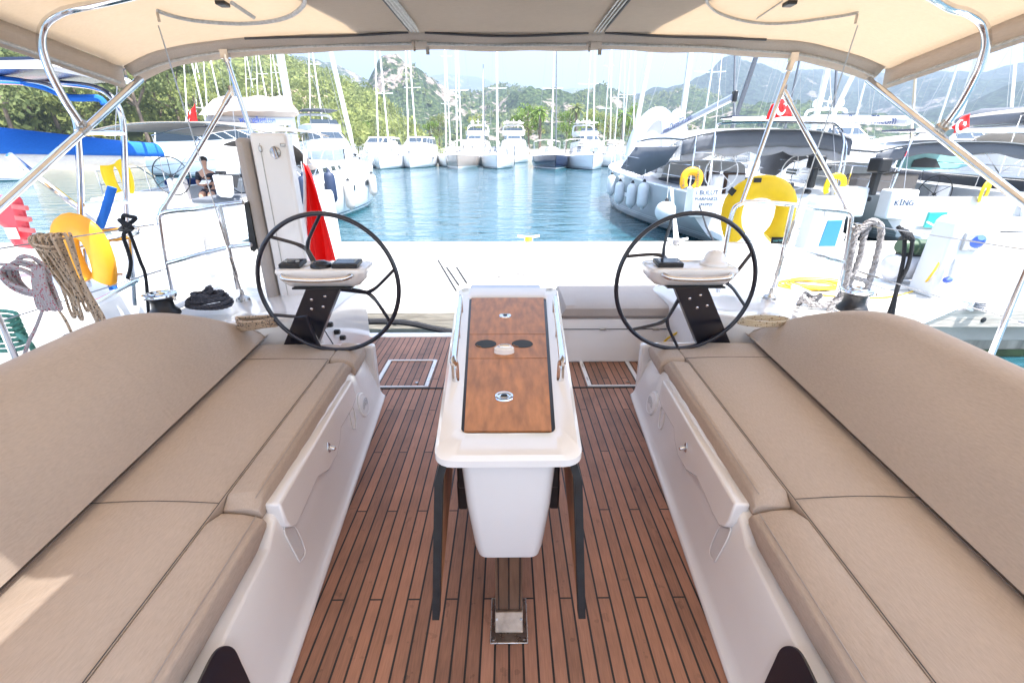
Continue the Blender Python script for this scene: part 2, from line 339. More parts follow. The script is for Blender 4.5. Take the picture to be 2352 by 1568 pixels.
m3=hill_mat('pine_and_cliff',(.045,.075,.03),(.10,.13,.045),(.27,.225,.195),.60,.016)
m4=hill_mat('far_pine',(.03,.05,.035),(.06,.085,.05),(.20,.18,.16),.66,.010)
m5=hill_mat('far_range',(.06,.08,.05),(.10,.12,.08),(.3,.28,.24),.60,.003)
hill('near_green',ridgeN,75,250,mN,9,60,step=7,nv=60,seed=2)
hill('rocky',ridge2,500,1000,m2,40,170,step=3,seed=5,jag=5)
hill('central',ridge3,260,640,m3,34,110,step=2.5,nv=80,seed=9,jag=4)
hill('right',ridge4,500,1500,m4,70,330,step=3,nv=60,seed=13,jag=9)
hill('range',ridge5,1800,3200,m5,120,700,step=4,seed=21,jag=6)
# shore strip under the near slope
SHORE=mat('shore_ground',(.30,.26,.20),.9,var=.3,vscale=.2,bump=.4,bscale=2)
def shore(a,b_):
    x=-1400+(4200)*a; dr=ray(x,345,'W'); hd=Vector((dr.x,dr.y)).normalized()
    d=[72,73,80,262][int(round(b_*3))] if x<1000 else [90,91,110,300][int(round(b_*3))]
    return (hd.x*d,hd.y*d,[-.5,1.1,1.3,1.6][int(round(b_*3))])
struct(MB().grid(shore,120,3),'ground',SHORE)
# ---- trees
LEAF=[mat('pine_foliage_light',(.23,.26,.09),.8,var=.3,vscale=.8,spec=.2,trans=(.33,.37,.12,.35)),mat('pine_foliage_dark',(.15,.18,.07),.8,var=.35,vscale=.8,spec=.2,trans=(.24,.28,.10,.3)),mat('shore_foliage_bright',(.13,.20,.04),.8,var=.35,vscale=.8,spec=.2,trans=(.2,.3,.05,.25))]
BARK=mat('tree_bark',(.16,.12,.09),.9,var=.3,vscale=3,bump=.5,bscale=10)
def leafcloud(mb,c,r,n,leaf,rnd,flat=.75):
    c=Vector(c)
    for _ in range(n):
        d=Vector((rnd.gauss(0,1),rnd.gauss(0,1),rnd.gauss(0,1))).normalized()*(rnd.random()**.4)
        p=c+Vector((d.x*r,d.y*r,d.z*r*flat)); a=Vector((rnd.gauss(0,1),rnd.gauss(0,1),rnd.gauss(0,.7))).normalized(); b_=a.orthogonal().normalized(); b_.rotate(Matrix.Rotation(rnd.random()*6.28,3,a)); cc=a.cross(b_)
        s=leaf*(.6+.8*rnd.random()); mb.add([p-b_*s,p+cc*s*.6,p+b_*s,p-cc*s*.6],[(0,1,2,3)])
def tree(p,h,rad,rnd,m,name='pine_tree',label='',group=None,lod=1.0,cat='tree'):
    t=thing(name,label,cat,p,group,fr='W',local=True)
    tb=MB(); lean=rnd.uniform(-.06,.06)*h; tb.tube(smooth_path([(0,0,-.5),(lean*.4,0,h*.35),(lean,0,h*.8)],4),[h*.022*(1-.07*i) for i in range(9)],6)
    cr=MB(); nb=int(9*lod)+3
    for i in range(nb):
        a=rnd.random()*6.28; q=rad*rnd.uniform(.25,.8); z=h*rnd.uniform(.45,.95); q*= 1.15-abs(z/h-.6)
        cpt=Vector((lean*.8+math.cos(a)*q,math.sin(a)*q,z)); 
        if i<6: tb.tube([Vector((lean*.5,0,h*.45)),cpt],[h*.010,h*.004],5)
        leafcloud(cr,cpt,rad*rnd.uniform(.3,.48),int(120*lod),rad*.062/lod**.3,rnd)
    tb.build('trunk',BARK,t); cr.build('crown',m,t,smooth=False); return t
rnd=random.Random(4)
shape=('broad','narrow','lopsided','dense','thin','rounded'); 
TP=[(-20,9,6),(38,11,8),(95,10,7),(150,12,8),(205,9,6),(250,12,9),(300,11,7),(345,12,8),(385,10,6),(425,12,8),(470,9,6),(520,10,7),(590,8,6)]
for i,(x,h,rd) in enumerate(TP):
    dd=rnd.uniform(78,90); dr=ray(x,330,'W'); hd=Vector((dr.x,dr.y)).normalized()*dd
    tree((hd.x,hd.y,1.2),h*1.05,rd*.55,rnd,LEAF[i%2],'pine_tree',None,None)['label']='%s pine from the left at the foot of the green slope'%('first second third fourth fifth sixth seventh eighth ninth tenth eleventh twelfth last'.split()[i])
# pine wood covering the slope
rnd=random.Random(11)
for si,(mi,cnt) in enumerate(((0,1500),(1,1100))):
    wd=MB()
    for _ in range(cnt):
        a=rnd.random()**.9; b_=rnd.uniform(.02,.80); 
        if b_>.5 and rnd.random()<.35: continue
        p=Vector(HS['near_green'](a,b_)); r_=rnd.uniform(1.3,2.6)*(1+ (p.length>180)*.15)
        n_=16 if p.length>140 else 34
        leafcloud(wd,p+Vector((0,0,r_*.6)),r_*.9,n_+10,r_*.19,rnd,.85)
    o=wd.build('pine_wood',LEAF[mi],None,smooth=False); tag(o,'pine wood covering the slope behind the left moorings','trees' ,kind='stuff')
wd=MB()
for _ in range(2600):
    a=rnd.random(); b_=rnd.choice((rnd.uniform(.02,.8),rnd.uniform(.70,.80))); p=Vector(HS['central'](a,b_))
    if noise.noise(Vector((p.x/45,p.y/45,2)))<-.05: continue
    leafcloud(wd,p+Vector((0,0,1.5)),rnd.uniform(2.0,4.2),9,1.7,rnd,.9)
o=wd.build('pine_wood',LEAF[1],None,smooth=False); tag(o,'scattered dark pines on the central rocky hill','trees',kind='stuff')
# waterfront trees behind the far boats
rnd=random.Random(5)
for i,(x,hh,rd,kind) in enumerate(((870,4,3,1),(905,5,3,0),(1010,6,4,1),(1090,6,4,0),(1215,8,6,2),(1240,6,4,0),(1300,6.5,4.5,2),(1318,5,4,2),(1345,7,5,0),(1370,6,4,2),(1395,6.5,4.5,0),(1425,5,4,1),(1455,7,4,2),(1480,5,4,0),(840,5,3,2),(990,5,3,2))):
    dr=ray(x,335,'W'); hd=Vector((dr.x,dr.y)).normalized()*rnd.uniform(96,104)
    tree((hd.x,hd.y,1.3),hh*1.15,rd*.6,rnd,LEAF[kind],'waterfront_tree',('bushy green tree on the far shore, %s from the left in the row')%('second third fifth sixth seventh eighth ninth tenth eleventh twelfth thirteenth fourteenth fifteenth last first fourth'.split()[i]),None,lod=.8)
def palm(x,y0,h,label):
    dr=ray(x,335,'W'); hd=Vector((dr.x,dr.y)).normalized()*93; t=thing('palm_tree',label,'palm',(hd.x,hd.y,1.3),'palms behind the moored boats',fr='W',local=True)
    MB().tube([(0,0,0),(.1,0,h*.5),(0,0,h)],[.28,.22,.2],7).build('trunk',BARK,t); c=MB()
    for k in range(26):
        a=k*2.4; e=.9-1.7*(k/26); L_=2.1; p0=Vector((0,0,h)); d=Vector((math.cos(a)*math.cos(e),math.sin(a)*math.cos(e),math.sin(e)))
        pts=[p0+d*L_*q-Vector((0,0,.9*q*q)) for q in (0,.35,.7,1)]; sd_=d.cross(Vector((0,0,1))).normalized()*.28
        c.add([pts[0],pts[1]-sd_,pts[2]-sd_,pts[3],pts[2]+sd_,pts[1]+sd_],[(0,1,2,3,4,5)])
    c.build('crown',LEAF[2 if x%2 else 1],t,smooth=False)
palm(1239,0,7.2,'tall palm with brown trunk left of the navy sailboat mast'); palm(1320,0,7.6,'tallest palm between the navy sailboat and the white one beside it'); palm(1427,0,6.5,'palm behind the grey sailboat at the right end of the far row'); palm(806,0,4.5,'short palm on the slope foot behind the inflatable boats')
# ================= OUR OWN YACHT (yacht frame 'B')
yt=thing('sailing_yacht','white sailing yacht we stand in, its teak cockpit sole between two long seats','yacht',(0,0,0))
fx=lambda y:.575+.087*y                                  # half width of the sole
# sole
MB().add([(-1.55,-1.2,0),(1.55,-1.2,0),(1.55,3.75,0),(-1.55,3.75,0)],[(0,1,2,3)]).build('cockpit_sole',TEAK,yt)
fr=MB(); fr.box((0,3.80,-.14),(4.3,.10,.30)); fr.box((0,1.2,-.32),(3.6,5.1,.12))
fr.build('cockpit_pan',GEL,yt,bevel=.01)
# hatches in the sole
for (x0,x1) in ((-.905,-.575),(.575,.905)):
    h=MB()
    for (c,d) in ((((x0+x1)/2,3.245,.004),(x1-x0+.03,.014,.008)),(((x0+x1)/2,2.80,.004),(x1-x0+.03,.014,.008)),((x0-.012,3.02,.004),(.026,.45,.008)),((x1+.012,3.02,.004),(.026,.45,.008))): h.box(c,d)
    hh=h.build('hatch',GEL,yt)
    MB().box((x1+.012 if x0<0 else x0-.012,3.12,.010),(.010,.05,.006)).box((x1+.012 if x0<0 else x0-.012,2.90,.010),(.010,.05,.006)).build('hinge',STEEL,hh)
    MB().lathe(((x0+x1)/2+.1,2.86,.006),[(.001,.001),(.012,.001),(.012,-.003)],12).build('latch',STEELD,hh)
MB().box((0,2.78,.003),(2.2,.012,.004)).build('drain_seam',RUBBER,yt)
# bench bases with outward sloping fronts, raised mid section, V step
def bench(s):
    b=MB(); N=44; rings=[]
    for i in range(N+1):
        y=-.9+(2.66+.9)*i/N
        mid=max(0,min(1,(y-1.135)/.09))*max(0,min(1,(2.40-y)/.10))
        tx=fx(y)+.045+.12*(1-mid)-.05*mid+.03; zt=.285+.085*mid
        # profile from ledge on the sole up to seat deck
        f0=fx(y)
        bx=[(f0,0),(f0,.018),(f0+.016,.030),(f0+.030,.06),(f0+.055+.015*mid,.16),(f0+.085+.01*mid,zt-.03),(f0+.10,zt),(f0+.16,zt+.004),(1.66,.33),(1.66,0)]
        if mid>0: bx=[(f0,0),(f0,.018),(f0+.016,.030),(f0+.030,.06),(f0+.055,.16),(f0+.058,.175),(f0+.030+(zt-.07)*.24,zt-.012),(f0+.040+(zt-.06)*.24,zt),(1.66,.33),(1.66,0)]
        rings.append([Vector((s*x,y,z)) for x,z in bx])
    b.loft(rings)
    o=b.build('bench_base',GEL,yt,bevel=.006)
    # raised locker moulding, finger recess, latch, speaker
    def sp(y,z,off): return Vector((s*(fx(y)+.030+(z-.06)*.24-off),y,z))
    def face(px,py,off=.0):
        if s>0: px=2330-px
        q=ray(px,py,'B'); t=1.0
        for _ in range(40):
            p=CAMB+q*t; X=fx(p.y)+.030+(p.z-.06)*.24-off; t*= X/max(.01,abs(p.x)) if True else 1
        return CAMB+q*t
    up=[(625,1158),(640,1200),(650,1212),(664,1209),(680,1181),(700,1135),(717,1098),(742,1082),(762,1048),(770,1012),(772,985),(800,938),(808,915),(798,873)]
    pr=[face(x,y,.0) for x,y in up]; p=MB(); p.loft([[v+Vector((s*.03,0,0)) for v in pr],[v+Vector((-s*.026,0,.004)) for v in pr]]); pnl=p.build('locker_moulding',GEL,o,bevel=.008,seg=3)
    lo2=[(803,940),(812,938),(818,975),(815,985),(809,978)]; p=MB(); p.tube(smooth_path([face(x,y,.003) for x,y in lo2],4,True),.003,5,closed=True); p.build('moulded_lip',GEL,o)
    ch=[(652,1216),(676,1208),(700,1262),(691,1287),(683,1280)]; p=MB(); p.tube(smooth_path([face(x,y,.003) for x,y in ch],5,True),.003,6,closed=True); p.build('moulded_channel',GEL,o); p=MB(); p.add([face(x,y,.0045) for x,y in ch],[(0,1,2,3,4)]); p.build('channel_shade',GELSH,o)  # flat grey patch puts the shade of the recess into its colour
    l=MB(); c=face(752,1028,.024); l.prism([c+Vector((0,y,z)) for y,z in ((-.016,-.022),(.014,-.030),(.018,.012),(.0,.03))],(-s*.008,0,0)); l.tube([c+Vector((-s*.008,0,0)),c+Vector((-s*.034,0,-.004))],.010,8); l.build('latch',STEEL,o,bevel=.003)
    g=MB(); c=sp(2.27,.165,.004); g.lathe(c,[(.001,.016),(.02,.014),(.05,.012),(.056,.010),(.062,.012),(.068,.008),(.070,-.004)],30,(-s,0,.24)); k=g.build('speaker',GELF,o)
    hl=MB()
    for q1 in range(5):
        for q2 in range(6*q1 or 1):
            an=q2*math.tau/(6*q1 or 1); hl.lathe(c+Vector((0,math.cos(an)*q1*.0095,math.sin(an)*q1*.0095))+Vector((-s*.0135,0,math.sin(an)*q1*.0095*-.0)),[(.0005,.004),(.0026,.003)],6,(-s,0,.24))
    hl.build('grille',ZIPD,k)
    # black entry pad at the foot of the near bench
    d=MB(); pts=[face(x,y,.004) for x,y in [(q.x,q.y) for q in smooth_path([(395,1690,0),(430,1612,0),(453,1566,0),(479,1513,0),(497,1489,0),(516,1482,0),(534,1491,0),(549,1522,0),(569,1566,0),(590,1625,0)],3)]]
    d.prism(pts,(-s*.006,0,0)); d.build('black_inset',CARBON,o)
    return o
BL=bench(-1); BR=bench(1)
# coamings and side decks
def xin(y): return 1.50+.055*(y-1)      # inner edge behind the seat back
for s in (-1,1):
    c=MB(); rings=[]
    for i in range(30):
        y=-.9+4.62*i/29; k=min(1,max(0,(y-1.2)/1.2)); zt=.63-.09*k; k2=max(0,(y-3.2)/.5); zt-=.06*k2*k2
        xi=xin(y)+.03 if y<2.62 else (xin(y)+.03)*(1-min(1,(y-2.62)/.12))+1.20*min(1,(y-2.62)/.12)
        xo=2.36-.10*k2
        rings.append([Vector((s*x,y,z)) for x,z in ((xi,0),(xi,zt-.05),(xi+.05,zt),(xi+.35*(1-k)+.10,zt+.005),(xi+.42*(1-k)+.25,zt-.02-.14*(1-k)),(xo-.05,.47),(xo,.44),(xo,-.5),(xi+.4,-.6))])
    c.loft(rings); co=c.build('coaming',GEL if s<0 else GEL,yt,bevel=.012)
    # moulded seat for the helm at the end of the bench
    w_=MB(); w_.box((s*1.05,2.66,.19),(.42,.06,.37)); w_.build('bench_end',GEL,yt,bevel=.015)
    tr=MB(); tr.tube([Vector((s*2.335,y,.49+.0*y)) for y in (-.9,1,2,3,3.6)],.022,8); tr.build('toe_rail',DECKW,yt)
# aft bench to starboard
ab=MB(); ab.loft([[Vector(p) for p in ((.22,y0,0),(1.62,y0,0),(1.62,y1,.34),(.22,y1,.34))] for y0,y1 in ((3.20,3.24),(3.86,3.86))])
abo=ab.build('aft_bench',GEL,yt,bevel=.012)
sm=MB(); sm.tube([(.30,3.222,.265),(1.6,3.222,.265)],.0035,5); sm.build('lid_gap',ZIPD,abo)
for x in (.72,1.12): MB().box((x,3.215,.265),(.05,.012,.016)).build('hinge',STEELD,abo,bevel=.003)
pl=MB(); pl.box((1.10,3.196,.09),(.115,.006,.09)); pl_=pl.build('rating_plate',mat('aluminium_plate',(.55,.54,.5),.4,metal=.5,var=.1),abo)
text('CE',.022,'plate_text',BLACK,abo,(1.065,3.1905,.09),(1,0,0),(0,0,1),.0005); text('1230 A  B  C',.011,'plate_text',BLACK,abo,(1.12,3.1905,.108),(1,0,0),(0,0,1),.0005)
cen=MB(); cen.box((-.08,3.62,.20),(.60,.40,.40)); cen.build('aft_console',GEL,yt,bevel=.03)
# ---------------- cushions
def rr(y0,y1,fn,ny): return [fn(y0+(y1-y0)*i/ny) for i in range(ny+1)]
def seat_cushion(s):
    L_='left' if s<0 else 'right'
    def xs(y): return .865+.055*y+.006       # seam between flat and front strip
    def xj(y): return 1.205+.112*y+.02        # under the back cushion
    def xf_(y): return .725+.058*y
    t=thing('seat_cushion','long beige seat cushion on the %s bench, its front rolled down in the near half'%L_,'cushion',(s*1.1,1.3,.33),'beige seat cushions')
    b=MB(); rings=[]
    for i in range(61):
        y=-.8+(2.60+.8)*i/60; e=min(1,max(0,(2.60-y)/.05))**.5 if y>2.55 else 1
        xo=xj(y)+.02; z=.42
        rings.append([Vector((s*x,y,zz)) for x,zz in ((xs(y),.33),(xs(y),z*e-.006 if e<1 else .414),(xs(y)+.008,.42*e+.33*(1-e)),(xs(y)+.12,.423*e+.33*(1-e)),((xs(y)+xo)/2,.424*e+.33*(1-e)),(xo,.42*e+.33*(1-e)),(xo+.05,.41*e+.33*(1-e)),(xo+.05,.33))])
    b.loft(rings); b.build('seat_pad',CUSH,t)
    # three front strips
    def strip(y0,y1,drop,name,w0):
        m_=MB(); R_=[]; n=26
        for i in range(n+1):
            u=i/n; y=y0+(y1-y0)*u; e=min(u,1-u)*abs(y1-y0); q=1-max(0,1-e/.022)**2*.5
            a=xs(y)-.003; f=xf_(y)+w0
            pu=.004*math.sin(y*37)+.003*math.sin(y*91+1)
            zt=.42; zf=.42-drop
            prof=[(a,.325),(a,zt-.004),(a-.012,zt),(a-(a-f)*.5,zt-drop*.42+.006),(f+.032,zf+.004),(f+.010,zf-.012),(f+.002+pu*.3,zf-.045),(f+.006+pu*.3,zf-.075),(f+.02,zf-.098),(f+.06,zf-.102)]
            R_.append([Vector((s*x,y,.36+(z-.36)*q)) for x,z in prof])
        m_.loft(R_); return m_.build(name,CUSH,t,bevel=.004)
    strip(-.8,1.172,.035,'front_roll',-.005); strip(1.185,2.315,-.004,'front_roll',.012); strip(2.325,2.60,.02,'front_roll',-.005)
    sm=MB()
    sm.tube([Vector((s*(xs(y)-.002),y,.4225)) for y in (-.8,.2,1.18)],.0014,5); sm.tube([Vector((s*(xs(y)-.002),y,.4235)) for y in (1.18,2.32)],.0014,5)
    for yy in (1.18,2.32): sm.tube([Vector((s*(xs(yy)+(xj(yy)-xs(yy))*q_),yy+.012*math.sin(q_*3),.4245)) for q_ in (0,.25,.5,.75,1)],.0012,5)
    sm.build('seam',ZIPD,t)
    st=MB()
    for a,b_ in ((-.8,1.16),(1.20,2.3)): st.tube([Vector((s*(xf_(y)+.020+(.012 if a>1 else 0)),y,.42-(.035 if a<1 else -.004)+.003)) for y in [a+(b_-a)*q/8 for q in range(9)]],.0016,5)
    st.build('stitching',CUSHG,t)
def back_cushion(s):
    L_='left' if s<0 else 'right'
    b=MB(); R_=[]; n=60
    for i in range(n+1):
        y=-.8+(2.655+.8)*i/n
        d=max(0,(y-1.78)/.875); k=1-.0*d
        H=.395*(1-d**2.0*.93)+.004; tip=max(0,(y-2.5)/.155)
        x0=1.205+.112*y; lean=.27*(H/.40)
        th=.15*(1-.75*d**2)
        top=.42+H
        xt=x0+lean
        R_.append([Vector((s*x,y,z)) for x,z in ((x0+.045,.414),(x0+.010,.426),(x0-.018,.450),(x0+lean*.16-.036*H/.4,.42+H*.2),(x0+lean*.40-.050*H/.4,.42+H*.43),(x0+lean*.66-.052*H/.4,.42+H*.68),(xt-.068*H/.4,top-.072*H/.4),(xt-.040*H/.4,top-.030*H/.4),(xt-.008,top-.008*H/.4),(xt+.04*H/.4+.003,top),(xt+.085*H/.4+.005,top-.012*H/.4),(xt+.12*H/.4+.006,top-.05*H/.4),(xt+.12*H/.4+.006,.42+H*.3),(x0+th+.02,.418))])
    b.loft(R_)
    wl=MB(); wl.tube([Vector((s*(1.205+.112*y+.004),y,.4220)) for y in [-.8+3.42*k/20 for k in range(21)]],.0022,5)  # dark tube painted in place of the shade in the seat crease
    st=MB(); st.tube([Vector((s*(1.205+.112*y+.27*H_/.40-.006),y,.42+H_-.006+.002)) for y,H_ in [(yy,.395*(1-(max(0,(yy-1.78)/.875))**2.0*.93)+.004) for yy in [-.8+3.3*k/30 for k in range(31)]]],.0016,5)
    o=single(b,'back_cushion','thick beige backrest bolster along the %s bench, tapering down towards the helm'%L_,'cushion',CUSH,group='beige backrest bolsters',ang=50); wl.build('piping_or_crease_shade',CREASE,o)
for s in (-1,1): seat_cushion(s); back_cushion(s)
c=MB(); R_=[]
for i in range(25):
    x=.385+(1.52-.385)*i/24; e=min(1,max(0,min(x-.385,1.52-x)/.03)); q=.34+.11*max(.35,e**.5); pu=.006*math.sin(x*55)+.004*math.sin(x*131)
    R_.append([Vector((x,y,z)) for y,z in ((3.24,.345),(3.222+pu*.3,.37),(3.225+pu*.3,q-.025),(3.25,q-.004+pu*.3),(3.5,q),(3.82,q-.004),(3.85,.36),(3.84,.345))])
c.loft(R_); single(c,'aft_cushion','pale grey beige cushion on the small bench behind the right wheel','cushion',CUSHG)
c=MB(); c.box((-.02,3.62,.43),(.60,.42,.055)); single(c,'aft_cushion','flat blue grey cushion behind the far end of the table','cushion',fabric('blue_grey_cushion',(.42,.45,.50)),bevel=.02)
# ---------------- table
t=thing('cockpit_table','white cockpit table with folded leaves and a mahogany lid with two cup holes','table',(0,1.13,0))
def tx(y): return .181+.058*(y-.895)
top=MB(); zt=.800
def outl(inset,z,near=.895,far=2.44):
    P=[]; r_=.05
    y0,y1=near+inset,far-inset
    def cx(sx,y,dy):  # rounded corners
        X=tx(y)-inset
        return [(sx*(X-r_*(1-math.sin(a))),y+dy*r_*(1-math.cos(a)),z) for a in [k*math.pi/10 for k in range(6)]]
    a=cx(1,y0,1); b_=cx(1,y1,-1); c_=cx(-1,y1,-1); d=cx(-1,y0,1)
    return [Vector(p) for p in a+b_[::-1]+c_+d[::-1]]
def open_well():
    # slab with a rectangular well for the lid
    rings=[outl(.012,zt-.036),outl(0,zt-.028),outl(0,zt-.010),outl(.010,zt)]
    m_=MB(); m_.loft(rings,cap=False)
    n=len(rings[0]); inner=[]
    return m_
m_=open_well()
lidx=lambda y:.119+.057*(y-1.02)
ro=outl(.010,zt); n=len(ro); seqs=[]
# ring between outer top edge and the well
iy0,iy1=1.010,2.258
def inner(r_,z,g=0):
    P=[]
    for (sx,y,dy) in ((1,iy0-g,1),(1,iy1+g,-1),(-1,iy1+g,-1),(-1,iy0-g,1)):
        X=lidx(y)+.006+g
        q=[(sx*(X-r_*(1-math.sin(a))),y+dy*r_*(1-math.cos(a)),z) for a in [k*math.pi/10 for k in range(6)]]
        if (sx,dy) in ((1,-1),(-1,1)): q=q[::-1]
        P+=q
    return [Vector(p) for p in P]
m_.loft([ro,inner(.03,zt+.0,.012),inner(.025,zt-.008,.0),inner(.025,zt-.04,.0)],cap=False)
bt=outl(.012,zt-.036); m_.add(bt,[tuple(range(n))])
tb=m_.build('table_top',GEL,t)
gp=MB(); gp.add(inner(.025,zt-.012),[tuple(range(n))]); gp.build('well_floor',BLACK,tb)
secs=((1.016,1.478),(1.484,1.719),(1.725,2.249))
for k,(a,b_) in enumerate(secs):
    l=MB(); hp=[]
    z=zt-.004
    l.loft([[Vector((-lidx(a)+.004,a,zz)),Vector((lidx(a)-.006,a,zz)),Vector((lidx(b_)-.006,b_,zz)),Vector((-lidx(b_)+.004,b_,zz))] for zz in (z-.006,z)])
    lo=l.build('lid_panel',LID,t)
    if k!=1:
        y=1.199 if k==0 else 1.955
        q=MB(); q.lathe((-.012,y,z),[(.001,.0045),(.010,.0045),(.012,.003),(.020,.003),(.022,.0045),(.027,.004),(.029,.0)],28); q.build('deck_socket',STEEL,lo); MB().lathe((-.012,y,z+.0047),[(.0005,.0006),(.010,.0006)],20).build('socket_hole',BLACK,lo)
    else:
        for x in (-.085,.055): 
            MB().lathe((x,1.618,z),[(.001,.0015),(.040,.0015),(.041,.0003)],30).build('cup_hole',RUBBER,lo)
            MB().tube([(x+.036*math.cos(a_),1.616+.036*math.sin(a_),z+.0022) for a_ in [math.pi*1.1+q_*.16 for q_ in range(6)]],.0012,5).build('cup_rim',LID,lo)
        q=MB(); q.lathe((-.014,1.539,z),[(.001,.020),(.030,.020),(.036,.016),(.038,.0)],26); q.xf(Matrix.Translation((-.014,1.539,0))@Matrix.Diagonal((1,.72,1,1))@Matrix.Translation((.014,-1.539,0))); q.build('light_base',GEL,lo); q=MB(); q.sphere((-.012,1.544,z+.019),(.027,.012,.011)); q.build('light_lens',STEEL,lo)
# body
R_=[]
for z,w0,w1,ya,yb in ((.766,.121,.22,.93,2.30),(.60,.113,.21,.95,2.28),(.43,.097,.19,.975,2.24),(.392,.091,.18,.985,2.22),(.378,.078,.16,1.005,2.19)):
    r_=.03; P=[]
    for (sx,X,y,dy) in ((1,w0,ya,1),(1,w1,yb,-1),(-1,w1,yb,-1),(-1,w0,ya,1)):
        q=[Vector((sx*(X-r_*(1-math.sin(a))),y+dy*r_*(1-math.cos(a)),z)) for a in [k*math.pi/10 for k in range(6)]]
        if (sx,dy) in ((1,-1),(-1,1)): q=q[::-1]
        P+=q
    R_.append(P)
MB().loft(R_).build('storage_box',GEL,t)
for s in (-1,1):
    lf=MB(); pr=[]
    for (x,z) in ((.164,.768),(.178,.72),(.214,.245),(.199,.245),(.163,.72),(.150,.768)): pr.append(Vector((s*x,.935,z)))
    lf.prism(pr,(s*.07,1.33,0)); lo=lf.build('folded_leaf',LID,t)
    ed=MB(); pr=[Vector((p.x+(-s*.002 if i>2 else s*.003),.905,p.z)) for i,p in enumerate(pr)]; ed.prism(pr,(0,.03,0)); ed.build('rubber_edge',RUBBER,lo)
    br=MB(); br.box((s*.128,1.03,.69),(.024,.03,.16)); br.box((s*.132,1.07,.56),(.028,.05,.10)); br.build('leaf_bracket',BLACK,t,bevel=.006)
    rl=MB(); rl.tube(smooth_path([(s*.166,1.30,.80),(s*.167,1.303,.855),(s*.172,1.32,.868),(s*.193,1.65,.868),(s*.216,1.99,.868),(s*.218,2.00,.853),(s*.217,1.995,.80)],5),.012,10); rl.tube([(s*.195,1.67,.80),(s*.195,1.67,.868)],.008,8)
    rl.build('grab_rail',STEEL,t)
pt=MB(); pt.box((0,1.14,.19),(.088,.10,.38)); po=pt.build('table_post',WOODP,t)
gv=MB(); [gv.box((x,1.0885,.19),(.004,.002,.36)) for x in (-.034,0,.036)]; gv.build('post_groove',BLACK,po)
ft=MB(); ft.box((0,1.085,.004),(.124,.165,.006)); fo=ft.build('foot_plate',STEELD,t,bevel=.003)
f2=MB(); f2.loft([[Vector((-.047,1.035,.008)),Vector((.047,1.035,.008)),Vector((.047,1.08,.05)),Vector((-.047,1.08,.05))],[Vector((-.047,1.19,.008)),Vector((.047,1.19,.008)),Vector((.047,1.19,.05)),Vector((-.047,1.19,.05))]]); f2.build('foot_shoe',SHOE,t,bevel=.003)
sc_=MB(); [sc_.lathe((x,y,.007),[(.001,.003),(.006,.002),(.007,0)],10) for x in(-.05,.05) for y in (1.018,)]; [sc_.lathe((x,1.062,.037),[(.001,.002),(.004,.002)],8,(0,-.7,.7)) for x in (-.04,.04)]; sc_.build('screw',STEELD,fo)
